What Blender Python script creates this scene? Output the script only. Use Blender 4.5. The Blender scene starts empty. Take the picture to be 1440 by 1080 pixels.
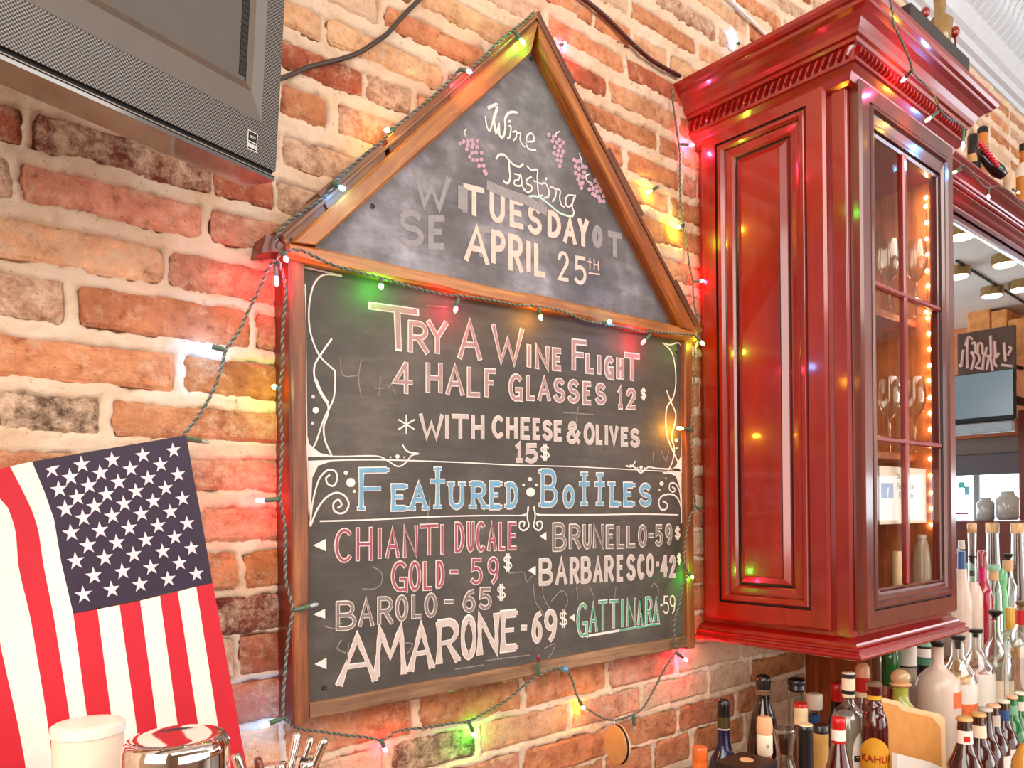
import bpy, math, random
import numpy as np
random.seed(7)
C = bpy.context.scene.collection
PI = math.pi

# ------------------------------------------------------------------ camera
FL = 1089.0; CX = 720.0; CY = 721.6; RO = .0103
YAW = math.atan2((2003 - 720) / FL, 1)
CAM = (0.0, -1.05, 1.55)
_c = math.sqrt(1 - RO * RO)
FW = (math.cos(YAW), math.sin(YAW), 0)
R0 = (math.sin(YAW), -math.cos(YAW), 0)
RT = (R0[0] * _c, R0[1] * _c, -RO)
UP = (R0[0] * RO, R0[1] * RO, _c)
cam = bpy.data.cameras.new('camera')
cam.sensor_width = 36; cam.lens = FL / 1440 * 36
cam.shift_x = 0; cam.shift_y = (CY - 540) / 1440
cam.clip_start = .02; cam.clip_end = 60
co = bpy.data.objects.new('camera', cam); C.objects.link(co)
from mathutils import Matrix, Vector
co.matrix_world = Matrix(((RT[0], UP[0], -FW[0], CAM[0]), (RT[1], UP[1], -FW[1], CAM[1]), (RT[2], UP[2], -FW[2], CAM[2]), (0, 0, 0, 1)))
bpy.context.scene.camera = co

# ------------------------------------------------------------------ world, lights, exposure
sc = bpy.context.scene
sc.view_settings.view_transform = 'Standard'
sc.view_settings.look = 'None'
sc.view_settings.gamma = 1
sc.view_settings.use_curve_mapping = False
sc.view_settings.exposure = 0.48
w = bpy.data.worlds.new('world'); sc.world = w; w.use_nodes = True
bg = w.node_tree.nodes['Background']
bg.inputs[0].default_value = (.85, .92, 1, 1); bg.inputs[1].default_value = 1.0

def area(name, loc, rot, sx, sy, power, col):
    l = bpy.data.lights.new(name, 'AREA'); l.shape = 'RECTANGLE'; l.size = sx; l.size_y = sy
    l.energy = power; l.color = col
    o = bpy.data.objects.new(name, l); C.objects.link(o); o.location = loc; o.rotation_euler = rot
    return o
LP = dict(main=104, left=64, front=48, far=135)


area('room_fill_light', (0.9, -2.7, 3.3), (math.radians(36), 0, 0), 4.4, 1.8, LP['main'], (1, .94, .87))  # unseen fill lamp, added to light the wall from above
area('room_fill_light', (-2.2, -1.7, 2.3), (math.radians(75), 0, math.radians(-65)), 2.4, 2.2, LP['left'], (1, .94, .87))  # unseen fill lamp, added to brighten the left side
area('front_fill_light', (1.5, -5.6, 1.6), (math.radians(90), 0, 0), 5, 2.2, LP['front'], (.98, .94, .92))  # unseen fill lamp facing the wall, added for soft ambient light
area('front_fill_light', (6.3, -6.0, 1.7), (math.radians(105), 0, 0), 4.5, 2.4, LP['far'], (.84, .93, 1))  # unseen lamp, added to brighten the ceiling the mirror shows

# ------------------------------------------------------------------ pixel helpers (real planes)
def ray(u, v):
    a = (u - CX) / FL; b = (CY - v) / FL
    return tuple(FW[i] + a * RT[i] + b * UP[i] for i in range(3))
def at(u, v, Y=0.0):
    d = ray(u, v); t = (Y - CAM[1]) / d[1]
    return tuple(CAM[i] + t * d[i] for i in range(3))
def atx(u, v, X):
    d = ray(u, v); t = (X - CAM[0]) / d[0]
    return tuple(CAM[i] + t * d[i] for i in range(3))
def atz(u, v, Z):
    d = ray(u, v); t = (Z - CAM[2]) / d[2]
    return tuple(CAM[i] + t * d[i] for i in range(3))
def atd(u, v, D):
    d = ray(u, v)
    return tuple(CAM[i] + D * d[i] for i in range(3))

# ------------------------------------------------------------------ materials
def lin(c):
    return tuple(((x / 255) / 12.92 if x / 255 <= .04045 else ((x / 255 + .055) / 1.055) ** 2.4) for x in c)
def rgba(c): return tuple(lin(c)) + (1,)
MATS = {}
def nodes(name):
    m = bpy.data.materials.new(name); m.use_nodes = True
    nt = m.node_tree
    return m, nt, nt.nodes['Principled BSDF']
def N(nt, t, **k):
    n = nt.nodes.new(t)
    for a, b in k.items(): setattr(n, a, b)
    return n
def noise(nt, scale, detail=4, vec=None, rough=.6):
    n = N(nt, 'ShaderNodeTexNoise'); n.inputs['Scale'].default_value = scale
    n.inputs['Detail'].default_value = detail; n.inputs['Roughness'].default_value = rough
    if vec is not None: nt.links.new(vec, n.inputs['Vector'])
    return n.outputs['Fac']
def ramp(nt, fac, stops):
    r = N(nt, 'ShaderNodeValToRGB'); e = r.color_ramp.elements
    e[0].position, e[0].color = stops[0][0], stops[0][1]
    e[1].position, e[1].color = stops[-1][0], stops[-1][1]
    for p, c in stops[1:-1]:
        x = e.new(p); x.color = c
    nt.links.new(fac, r.inputs[0]); return r.outputs[0]
def mix(nt, fac, a, b, mode='MIX'):
    m = N(nt, 'ShaderNodeMix', data_type='RGBA', blend_type=mode)
    for sock, val in ((m.inputs[0], fac), (m.inputs[6], a), (m.inputs[7], b)):
        if isinstance(val, (int, float)): sock.default_value = val
        elif isinstance(val, tuple): sock.default_value = val
        else: nt.links.new(val, sock)
    return m.outputs[2]
def bump(nt, h, strength, dist, bsdf):
    b = N(nt, 'ShaderNodeBump'); b.inputs['Strength'].default_value = strength; b.inputs['Distance'].default_value = dist
    nt.links.new(h, b.inputs['Height']); nt.links.new(b.outputs[0], bsdf.inputs['Normal'])
def coord(nt, kind='Object', scale=(1, 1, 1), rot=(0, 0, 0)):
    tc = N(nt, 'ShaderNodeTexCoord'); mp = N(nt, 'ShaderNodeMapping')
    mp.inputs['Scale'].default_value = scale; mp.inputs['Rotation'].default_value = rot
    nt.links.new(tc.outputs[kind], mp.inputs[0]); return mp.outputs[0]
def simple(name, c, rough=.5, metal=0, spec=.5, coat=0, var=.12, scale=40, bmp=0, emit=None, es=0, trans=0, ior=1.45, alpha=1):
    if name in MATS: return MATS[name]
    m, nt, b = nodes(name)
    col = rgba(c)
    vec = coord(nt)
    f = noise(nt, scale, 3, vec)
    lo = tuple(x * (1 - var) for x in col[:3]) + (1,); hi = tuple(min(1, x * (1 + var)) for x in col[:3]) + (1,)
    nt.links.new(ramp(nt, f, [(.3, lo), (.7, hi)]), b.inputs['Base Color'])
    b.inputs['Roughness'].default_value = rough; b.inputs['Metallic'].default_value = metal
    b.inputs['Specular IOR Level'].default_value = spec; b.inputs['Coat Weight'].default_value = coat
    b.inputs['Coat Roughness'].default_value = .08
    b.inputs['Transmission Weight'].default_value = trans; b.inputs['IOR'].default_value = ior
    b.inputs['Alpha'].default_value = alpha
    if emit:
        b.inputs['Emission Color'].default_value = rgba(emit); b.inputs['Emission Strength'].default_value = es
    if bmp: bump(nt, f, bmp, .002, b)
    MATS[name] = m; return m

def brick_mat():
    m, nt, b = nodes('brick_clay')
    oi = N(nt, 'ShaderNodeObjectInfo')
    tc = N(nt, 'ShaderNodeTexCoord')
    sh = N(nt, 'ShaderNodeVectorMath', operation='MULTIPLY_ADD')
    nt.links.new(oi.outputs['Random'], sh.inputs[0]); sh.inputs[1].default_value = (37, 53, 71)
    nt.links.new(tc.outputs['Object'], sh.inputs[2])
    v = sh.outputs[0]
    big = noise(nt, 14, 3, v); mid = noise(nt, 55, 6, v, .7); fine = noise(nt, 260, 4, v, .7)
    # tone variation inside one brick
    c0 = mix(nt, 1.0, oi.outputs['Color'], ramp(nt, big, [(.3, (.70, .64, .60, 1)), (.5, (1, 1, 1, 1)), (.72, (1.2, 1.28, 1.32, 1))]), 'MULTIPLY')
    c1 = mix(nt, 1.0, c0, ramp(nt, mid, [(.32, (.56, .46, .42, 1)), (.45, (.95, .93, .92, 1)), (.58, (1.08, 1.1, 1.12, 1)), (.72, (1.3, 1.45, 1.6, 1))]), 'MULTIPLY')
    # lime wash left on the face: amount in the object colour's alpha
    mth = N(nt, 'ShaderNodeMath', operation='ADD'); nt.links.new(noise(nt, 38, 9, v, .8), mth.inputs[0]); nt.links.new(oi.outputs['Alpha'], mth.inputs[1])
    wash = ramp(nt, mth.outputs[0], [(.78, (0, 0, 0, 1)), (.86, (.35, .35, .35, 1)), (.98, (.95, .95, .95, 1))])
    c2 = mix(nt, wash, c1, rgba((226, 190, 158)))
    # dark burnt pits
    pit = ramp(nt, noise(nt, 120, 3, v, .5), [(.22, (.4, .32, .28, 1)), (.30, (1, 1, 1, 1))])
    c3 = mix(nt, 1.0, c2, pit, 'MULTIPLY')
    nt.links.new(c3, b.inputs['Base Color'])
    b.inputs['Roughness'].default_value = .85; b.inputs['Specular IOR Level'].default_value = .25
    add = N(nt, 'ShaderNodeMath', operation='MULTIPLY_ADD'); nt.links.new(mid, add.inputs[0]); add.inputs[1].default_value = 1.6; nt.links.new(fine, add.inputs[2])
    bump(nt, add.outputs[0], .95, .0034, b)
    return m
def mortar_mat():
    m, nt, b = nodes('lime_mortar')
    v = coord(nt)
    c = ramp(nt, noise(nt, 9, 6, v, .65), [(.3, rgba((220, 180, 144))), (.5, rgba((238, 208, 178))), (.7, rgba((246, 224, 202)))])
    pit = ramp(nt, noise(nt, 90, 4, v, .7), [(.28, (.62, .48, .38, 1)), (.38, (1, 1, 1, 1))])
    nt.links.new(mix(nt, 1.0, c, pit, 'MULTIPLY'), b.inputs['Base Color'])
    b.inputs['Roughness'].default_value = .9; b.inputs['Specular IOR Level'].default_value = .2
    bump(nt, noise(nt, 110, 8, v, .8), .9, .004, b)
    return m
def wood(name, light, dark, ang=0, rough=.45, k=1.0, contrast=.5, coat=0.15):
    """grain runs along local x turned by ang about y"""
    if name in MATS: return MATS[name]
    m, nt, b = nodes(name)
    v0 = coord(nt, 'Object', (1, 1, 1), (0, ang, 0))
    mp = N(nt, 'ShaderNodeMapping'); mp.inputs['Scale'].default_value = (2.2 * k, 40 * k, 40 * k); nt.links.new(v0, mp.inputs[0])
    g = noise(nt, 1.6, 6, mp.outputs[0], .7)
    mp2 = N(nt, 'ShaderNodeMapping'); mp2.inputs['Scale'].default_value = (6 * k, 14 * k, 14 * k); nt.links.new(v0, mp2.inputs[0])
    g2 = noise(nt, 1.5, 3, mp2.outputs[0], .6)
    mid_ = tuple((a + c) / 2 for a, c in zip(light, dark))
    col = ramp(nt, g, [(.5 - contrast * .45, rgba(dark)), (.5, rgba(mid_)), (.5 + contrast * .35, rgba(light))])
    col = mix(nt, 1.0, col, ramp(nt, g2, [(.3, (.6, .55, .5, 1)), (.6, (1.1, 1.1, 1.1, 1))]), 'MULTIPLY')
    nt.links.new(col, b.inputs['Base Color'])
    b.inputs['Roughness'].default_value = rough; b.inputs['Coat Weight'].default_value = coat
    b.inputs['Coat Roughness'].default_value = .15
    bump(nt, g, .35, .0012, b)
    MATS[name] = m; return m
def glass(name, c, rough=0.02, a=1.0, tint=0.7, base=.07):
    """thin clear sheet/bottle wall: transparent tint plus glossy fresnel; light passes"""
    if name in MATS: return MATS[name]
    m = bpy.data.materials.new(name); m.use_nodes = True; nt = m.node_tree
    nt.nodes.remove(nt.nodes['Principled BSDF']); out = nt.nodes['Material Output']
    t = N(nt, 'ShaderNodeBsdfTransparent'); t.inputs[0].default_value = rgba(c)
    g = N(nt, 'ShaderNodeBsdfGlossy'); g.inputs['Roughness'].default_value = rough; g.inputs[0].default_value = (1, 1, 1, 1)
    fr = N(nt, 'ShaderNodeLayerWeight'); fr.inputs[0].default_value = .35
    mr = N(nt, 'ShaderNodeMath', operation='MULTIPLY_ADD'); nt.links.new(fr.outputs['Facing'], mr.inputs[0]); mr.inputs[1].default_value = tint; mr.inputs[2].default_value = base
    mx = N(nt, 'ShaderNodeMixShader'); nt.links.new(mr.outputs[0], mx.inputs[0]); nt.links.new(t.outputs[0], mx.inputs[1]); nt.links.new(g.outputs[0], mx.inputs[2])
    nt.links.new(mx.outputs[0], out.inputs[0])
    MATS[name] = m; return m
def chalk_mat(name, c, under=(84, 78, 72), cover=.75, scale=420):
    if name in MATS: return MATS[name]
    m, nt, b = nodes(name)
    v = coord(nt)
    f = ramp(nt, noise(nt, scale, 3, v, .7), [(.5 - .35 * cover - .05, (0, 0, 0, 1)), (.62 - .3 * cover, (1, 1, 1, 1))])
    g = ramp(nt, noise(nt, 60, 3, v), [(.3, tuple(x * .86 for x in rgba(c)[:3]) + (1,)), (.65, rgba(c))])
    nt.links.new(mix(nt, f, rgba(under), g), b.inputs['Base Color'])
    b.inputs['Roughness'].default_value = .95; b.inputs['Specular IOR Level'].default_value = .1
    MATS[name] = m; return m
def slate(name, lo, midc, hi, sc_=3.0):
    m, nt, b = nodes(name)
    v = coord(nt)
    st = coord(nt, 'Object', (2.2, 1, 7))
    f = noise(nt, sc_, 5, v, .6); f2 = noise(nt, 5, 6, st, .7)
    c = ramp(nt, f, [(.35, rgba(lo)), (.52, rgba(midc)), (.72, rgba(hi))])
    sp = ramp(nt, f2, [(.45, (1, 1, 1, 1)), (.75, (1.7, 1.7, 1.72, 1))])
    c = mix(nt, 1.0, c, sp, 'MULTIPLY')
    speck = ramp(nt, noise(nt, 160, 2, st, .8), [(.70, (0, 0, 0, 1)), (.78, (.6, .6, .6, 1))])
    c = mix(nt, speck, c, rgba((170, 160, 150)))
    nt.links.new(c, b.inputs['Base Color'])
    b.inputs['Roughness'].default_value = .66; b.inputs['Specular IOR Level'].default_value = .6
    bump(nt, noise(nt, 300, 2, v), .05, .001, b)
    return m

M_BRICK = brick_mat(); M_MORTAR = mortar_mat()
M_SLATE_LO = slate('chalkboard_paint', (56, 49, 42), (70, 62, 54), (94, 85, 75))
M_SLATE_HI = slate('smudged_chalkboard_paint', (72, 66, 66), (100, 94, 96), (160, 156, 162), 5)
RA = math.atan2(.50, .46)
W_POST = wood('worn_pine_upright', (184, 108, 48), (74, 30, 10), PI / 2, contrast=.75)
W_BEAM = wood('worn_pine_beam', (226, 160, 80), (116, 54, 18), 0, contrast=.7)
W_GREY = wood('weathered_beam', (178, 138, 104), (96, 62, 38), 0, rough=.7, contrast=.7)
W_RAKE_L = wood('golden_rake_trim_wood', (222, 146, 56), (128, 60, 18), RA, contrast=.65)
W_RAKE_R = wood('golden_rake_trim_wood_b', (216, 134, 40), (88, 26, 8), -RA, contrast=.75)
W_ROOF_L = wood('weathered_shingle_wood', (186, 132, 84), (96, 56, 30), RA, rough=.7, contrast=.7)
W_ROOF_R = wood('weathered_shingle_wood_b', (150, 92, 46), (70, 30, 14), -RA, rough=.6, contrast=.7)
W_RED = wood('red_glow_wood', (128, 34, 14), (66, 12, 6), PI / 2, rough=.35, contrast=.4)  # glow of the red bulbs is put into this wood's colour
def cherry(name, c, d, ang):
    m, nt, b = nodes(name)
    v0 = coord(nt, 'Object', (1, 1, 1), (0, ang, 0))
    mp = N(nt, 'ShaderNodeMapping'); mp.inputs['Scale'].default_value = (1.2, 11, 11); nt.links.new(v0, mp.inputs[0])
    g = noise(nt, 1.6, 4, mp.outputs[0], .6)
    nt.links.new(ramp(nt, g, [(.3, rgba(d)), (.7, rgba(c))]), b.inputs['Base Color'])
    b.inputs['Roughness'].default_value = .3; b.inputs['Coat Weight'].default_value = 1; b.inputs['Coat Roughness'].default_value = .10; b.inputs['Coat IOR'].default_value = 1.55
    b.inputs['Specular IOR Level'].default_value = .5
    return m
M_CHERRY = cherry('red_lit_cherry_lacquer', (158, 28, 6), (122, 11, 3), PI / 2)  # redder than the door: red light on the cabinet side painted in
M_CHERRY_F = cherry('cherry_door_lacquer', (112, 38, 22), (80, 18, 9), PI / 2)
M_CHERRY_H = cherry('cherry_cabinet_lacquer_crosswise', (160, 18, 6), (124, 9, 3), 0)
M_GLAZE = simple('dark_glaze_in_grooves', (38, 6, 4), .35, coat=.4)
M_ORANGEWOOD = wood('honey_cherry_wood', (186, 96, 34), (120, 50, 14), PI / 2, rough=.35, contrast=.4)

# ------------------------------------------------------------------ mesh building
class MB:
    def __init__(s): s.v = []; s.f = []; s.mi = []
    def add(s, vs, fs, mi=0):
        n = len(s.v); s.v += [tuple(p) for p in vs]; s.f += [tuple(i + n for i in f) for f in fs]; s.mi += [mi] * len(fs)
        return s
    def box(s, x0, x1, y0, y1, z0, z1, mi=0, bev=0):
        if bev:
            b = min(bev, (x1 - x0) * .3, (y1 - y0) * .3, (z1 - z0) * .3)
            vs = []
            for (X, sx) in ((x0, 1), (x1, -1)):
                for (Y, sy) in ((y0, 1), (y1, -1)):
                    for (Z, sz) in ((z0, 1), (z1, -1)):
                        vs += [(X, Y + sy * b, Z + sz * b), (X + sx * b, Y, Z + sz * b), (X + sx * b, Y + sy * b, Z)]
            def i(a, b_, c, k): return (a * 4 + b_ * 2 + c) * 3 + k
            fs = [(i(0,0,0,0), i(0,0,1,0), i(0,1,1,0), i(0,1,0,0)), (i(1,0,0,0), i(1,1,0,0), i(1,1,1,0), i(1,0,1,0)),
                  (i(0,0,0,1), i(1,0,0,1), i(1,0,1,1), i(0,0,1,1)), (i(0,1,0,1), i(0,1,1,1), i(1,1,1,1), i(1,1,0,1)),
                  (i(0,0,0,2), i(0,1,0,2), i(1,1,0,2), i(1,0,0,2)), (i(0,0,1,2), i(1,0,1,2), i(1,1,1,2), i(0,1,1,2))]
            for a in (0, 1):
                for c in (0, 1):
                    fs.append((i(a,c,0,0), i(a,c,1,0), i(a,c,1,1), i(a,c,0,1)))
                    fs.append((i(a,0,c,0), i(a,1,c,0), i(a,1,c,2), i(a,0,c,2)))
                    fs.append((i(0,a,c,1), i(1,a,c,1), i(1,a,c,2), i(0,a,c,2)))
                    for d in (0, 1): fs.append((i(a,c,d,0), i(a,c,d,1), i(a,c,d,2)))
            return s.add(vs, fs, mi)
        vs = [(x, y, z) for x in (x0, x1) for y in (y0, y1) for z in (z0, z1)]
        return s.add(vs, [(0,1,3,2),(4,6,7,5),(0,4,5,1),(2,3,7,6),(0,2,6,4),(1,5,7,3)], mi)
    def prism(s, poly, off, mi=0):
        """poly: list of 3d points (planar), off: extrude vector"""
        n = len(poly); q = [tuple(p[k] + off[k] for k in range(3)) for p in poly]
        fs = [tuple(range(n)), tuple(range(2 * n - 1, n - 1, -1))]
        for i in range(n):
            j = (i + 1) % n; fs.append((i, j, n + j, n + i))
        return s.add(list(poly) + q, fs, mi)
    def lathe(s, cx, cy, prof, n=20, mi=0, ax=None, cap=True):
        """prof [(r,z)] bottom to top; ax: optional (origin, dir) general axis"""
        vs = []
        if ax:
            o = Vector(ax[0]); d = Vector(ax[1]).normalized()
            e = d.orthogonal().normalized(); g = d.cross(e)
        for r, z in prof:
            for k in range(n):
                t = 2 * PI * k / n
                if ax: vs.append(tuple(o + d * z + e * (r * math.cos(t)) + g * (r * math.sin(t))))
                else: vs.append((cx + r * math.cos(t), cy + r * math.sin(t), z))
        fs = []
        for i in range(len(prof) - 1):
            for k in range(n):
                j = (k + 1) % n; fs.append((i * n + k, i * n + j, (i + 1) * n + j, (i + 1) * n + k))
        if cap:
            fs.append(tuple(range(n - 1, -1, -1))); fs.append(tuple(range((len(prof) - 1) * n, len(prof) * n)))
        return s.add(vs, fs, mi)
    def tube(s, pts, r, n=6, mi=0):
        P = [Vector(p) for p in pts]; rings = []
        prev = None
        for i, p in enumerate(P):
            d = (P[min(i + 1, len(P) - 1)] - P[max(i - 1, 0)])
            if d.length < 1e-9: d = Vector((0, 0, 1))
            d.normalize()
            if prev is None: e = d.orthogonal().normalized()
            else:
                e = prev - d * prev.dot(d)
                e = e.normalized() if e.length > 1e-6 else d.orthogonal().normalized()
            prev = e; g = d.cross(e)
            rr = r[i] if isinstance(r, (list, tuple)) else r
            rings.append([tuple(p + e * (rr * math.cos(2 * PI * k / n)) + g * (rr * math.sin(2 * PI * k / n))) for k in range(n)])
        vs = [q for ring in rings for q in ring]; fs = []
        for i in range(len(P) - 1):
            for k in range(n):
                j = (k + 1) % n; fs.append((i * n + k, i * n + j, (i + 1) * n + j, (i + 1) * n + k))
        fs.append(tuple(range(n - 1, -1, -1))); fs.append(tuple(range((len(P) - 1) * n, len(P) * n)))
        return s.add(vs, fs, mi)
    def ball(s, c, r, n=10, m=6, sc3=(1, 1, 1), mi=0):
        vs = [(c[0], c[1], c[2] - r * sc3[2])]
        for i in range(1, m):
            t = PI * i / m
            for k in range(n):
                p = 2 * PI * k / n
                vs.append((c[0] + r * sc3[0] * math.sin(t) * math.cos(p), c[1] + r * sc3[1] * math.sin(t) * math.sin(p), c[2] - r * sc3[2] * math.cos(t)))
        vs.append((c[0], c[1], c[2] + r * sc3[2])); fs = []
        for k in range(n):
            j = (k + 1) % n; fs.append((0, 1 + j, 1 + k)); fs.append((len(vs) - 1, 1 + (m - 2) * n + k, 1 + (m - 2) * n + j))
        for i in range(m - 2):
            for k in range(n):
                j = (k + 1) % n; fs.append((1 + i * n + k, 1 + i * n + j, 1 + (i + 1) * n + j, 1 + (i + 1) * n + k))
        return s.add(vs, fs, mi)
    def build(s, name, mats, parent=None, smooth=False, ang=None):
        me = bpy.data.meshes.new(name)
        base = Vector((0, 0, 0)); q = parent
        while q is not None: base = base + q.location; q = q.parent
        me.from_pydata([tuple(Vector(p) - base) for p in s.v], [], s.f)
        if not isinstance(mats, (list, tuple)): mats = [mats]
        for m in mats: me.materials.append(m)
        if any(s.mi): me.polygons.foreach_set('material_index', s.mi)
        if smooth: me.polygons.foreach_set('use_smooth', [True] * len(me.polygons))
        me.update(); me.validate()
        o = bpy.data.objects.new(name, me); C.objects.link(o)
        if parent is not None: o.parent = parent
        if smooth and ang:
            try: me.set_sharp_from_angle(angle=math.radians(ang))
            except Exception: pass
        return o
def tag(o, label=None, cat=None, group=None, kind=None):
    if label: o['label'] = label
    if cat: o['category'] = cat
    if group: o['group'] = group
    if kind: o['kind'] = kind
    return o
def thing(name, loc, label, cat, group=None):
    o = bpy.data.objects.new(name, None); C.objects.link(o); o.location = loc; o.empty_display_size = .05
    return tag(o, label, cat, group)
def struct(name, loc=(0, 0, 0), label=None):
    o = bpy.data.objects.new(name, None); C.objects.link(o); o.location = loc
    return tag(o, label, None, None, 'structure')
def spline(pts, k=6):
    """Catmull-Rom through points of any dimension"""
    P = [tuple(pts[0])] + [tuple(p) for p in pts] + [tuple(pts[-1])]; out = []
    for i in range(1, len(P) - 2):
        a, b, c, d = P[i - 1], P[i], P[i + 1], P[i + 2]
        for j in range(k):
            t = j / k
            out.append(tuple(.5 * (2 * b[n] + (c[n] - a[n]) * t + (2 * a[n] - 5 * b[n] + 4 * c[n] - d[n]) * t * t + (3 * b[n] - a[n] - 3 * c[n] + d[n]) * t ** 3) for n in range(len(b))))
    out.append(P[-2]); return out
# ------------------------------------------------------------------ room shell
CEIL = 3.47
def plain_box(name, b, m, label=None):
    o = MB().box(*b).build(name, m); return tag(o, label, None, None, 'structure')
plain_box('floor', (-3, 9.2, -6.2, .2, -.05, 0), wood('floorboards', (120, 84, 56), (70, 44, 28), 0))
M_CEIL = simple('painted_tin_ceiling', (226, 226, 224), .5, var=.04, scale=6)
plain_box('ceiling', (-3, 9.2, -6.2, .2, CEIL, CEIL + .05), M_CEIL)
M_PLASTER = simple('warm_plaster', (205, 182, 158), .85, var=.06, scale=5, bmp=.2)
plain_box('wall_left', (-3.1, -3, -6.2, .2, 0, CEIL), M_PLASTER)
plain_box('wall_front', (-3, 9.2, -6.3, -6.2, 0, CEIL), M_PLASTER)

# brick courses measured on the wall plane: bottom z, top z, known bricks (x0, x1, tone)
TONE = {'O': ((208, 136, 94), .25), 'L': ((226, 170, 126), .31), 'P': ((208, 136, 108), .29), 'R': ((180, 98, 68), .27),
        'D': ((124, 62, 44), .33), 'M': ((158, 104, 80), .42), 'W': ((204, 156, 128), .44), 'B': ((188, 120, 74), .27), 'K': ((104, 78, 60), .38)}
ROWS = [
 (.860, .912, []), (.935, .985, []),
 (1.008, 1.065, [(.70, .89, 'O'), (.905, 1.118, 'O'), (1.124, 1.264, 'O'), (1.277, 1.392, 'O'), (1.41, 1.60, 'B')]),
 (1.070, 1.125, [(.47, .68, 'O'), (.695, .90, 'P'), (.911, 1.130, 'O'), (1.137, 1.351, 'O'), (1.361, 1.565, 'O'), (1.58, 1.67, 'B'), (1.68, 1.88, 'W')]),
 (1.138, 1.190, [(.36, .62, 'W'), (.635, .803, 'K'), (.814, 1.022, 'L'), (1.033, 1.232, 'P'), (1.244, 1.462, 'W'), (1.471, 1.628, 'W'), (1.639, 1.88, 'B')]),
 (1.200, 1.256, [(.15, .355, 'O'), (.363, .456, 'L'), (.463, .676, 'O'), (.689, .905, 'O'), (.914, 1.128, 'O'), (1.137, 1.343, 'P'), (1.356, 1.588, 'W'), (1.599, 1.81, 'W')]),
 (1.266, 1.322, [(.17, .368, 'O'), (.378, .50, 'R')]),
 (1.330, 1.384, [(.355, .391, 'M'), (.400, .50, 'R')]),
 (1.390, 1.440, [(.15, .355, 'O'), (.365, .52, 'D')]),
 (1.450, 1.503, [(.315, .397, 'O'), (.406, .52, 'B')]),
 (1.515, 1.560, [(.20, .335, 'O'), (.348, .52, 'P')]),
 (1.583, 1.627, [(.06, .31, 'O'), (.32, .52, 'P')]),
 (1.651, 1.694, [(.07, .227, 'K'), (.243, .50, 'O')]),
 (1.713, 1.761, [(.06, .318, 'O'), (.330, .52, 'B')]),
 (1.781, 1.831, [(.06, .192, 'M'), (.208, .419, 'O'), (.428, .55, 'P')]),
 (1.848, 1.895, [(.06, .304, 'L'), (.313, .52, 'P')]),
 (1.917, 1.962, [(.03, .139, 'M'), (.149, .356, 'P'), (.366, .54, 'P')]),
 (1.981, 2.024, [(.03, .151, 'R'), (.162, .366, 'D'), (.373, .453, 'R'), (.459, .60, 'M')]),
 (2.049, 2.092, [(.05, .26, 'R'), (.27, .458, 'L'), (.467, .60, 'M'), (1.30, 1.50, 'L')]),
 (2.122, 2.166, [(.30, .46, 'W'), (.468, .537, 'O'), (.555, .70, 'M'), (1.22, 1.46, 'O')]),
 (2.188, 2.228, [(.40, .598, 'R'), (.604, .686, 'M'), (.70, .90, 'O'), (1.13, 1.337, 'L'), (1.350, 1.55, 'B')]),
 (2.248, 2.288, [(.32, .529, 'L'), (.539, .748, 'L'), (.76, .96, 'O'), (.99, 1.194, 'O'), (1.206, 1.378, 'O'), (1.388, 1.44, 'P'), (1.45, 1.6, 'O')]),
 (2.312, 2.350, [(.42, .627, 'W'), (.640, .84, 'O'), (.85, 1.06, 'O'), (1.075, 1.303, 'O'), (1.311, 1.376, 'O'), (1.388, 1.60, 'L')]),
 (2.372, 2.412, [(.47, .69, 'L'), (.704, .911, 'L'), (.93, 1.146, 'R'), (1.157, 1.37, 'L'), (1.38, 1.59, 'O')]),
 (2.438, 2.476, [(.55, .74, 'O'), (.755, .975, 'W'), (.988, 1.200, 'O'), (1.212, 1.40, 'R'), (1.41, 1.62, 'L')]),
 (2.502, 2.538, [(.70, .905, 'O'), (.915, 1.108, 'O'), (1.116, 1.220, 'O'), (1.230, 1.340, 'L'), (1.353, 1.56, 'L')]),
 (2.565, 2.602, [(.80, 1.00, 'L'), (1.01, 1.213, 'W'), (1.226, 1.440, 'O'), (1.453, 1.66, 'L')]),
 (2.628, 2.666, [(.95, 1.09, 'O'), (1.10, 1.292, 'W'), (1.305, 1.515, 'M'), (1.528, 1.69, 'L'), (1.70, 1.9, 'O')]),
 (2.692, 2.730, [(1.20, 1.41, 'L'), (1.424, 1.643, 'L'), (1.656, 1.76, 'O'), (1.77, 1.97, 'L')]),
 (2.757, 2.795, [(1.38, 1.59, 'L'), (1.604, 1.80, 'O'), (1.81, 2.02, 'W')])]
z = 2.822
while z < 3.40:
    ROWS.append((z, z + .038, [])); z += .0645
def hidden(x0, x1, z0, z1):
    if x0 > .53 and x1 < 1.33 and z0 > 1.29 and z1 < 1.93: return True          # behind the chalkboard
    if z0 > 1.92 and z1 < 2.4:                                                   # behind its gable
        e = (z1 - 1.92) * .92
        if x0 > .52 + e and x1 < 1.32 - e: return True
    if x0 > 1.46 and z0 > 1.36 and z1 < 2.50: return True                        # behind cabinet and soffit
    if x0 > 1.92 and z1 < 2.50: return True                                      # mirror and panelling
    if x1 < .30 and z0 > 2.10: return True                                       # behind the television
    if x0 < .30 and x1 < .36 and z1 < 1.20: return True
    if x1 < .60 and z0 > 2.55: return True
    # above the top edge of the frame
    m = x0 * .647 + 1.05 * .762
    if z0 > 1.55 + ((CY - 0) / FL + .03) * (x1 * .647 + 1.05 * .762): return True
    return False
wall = struct('wall_back')
rects = []
tones = 'OOOOLLPRMWOB'
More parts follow.
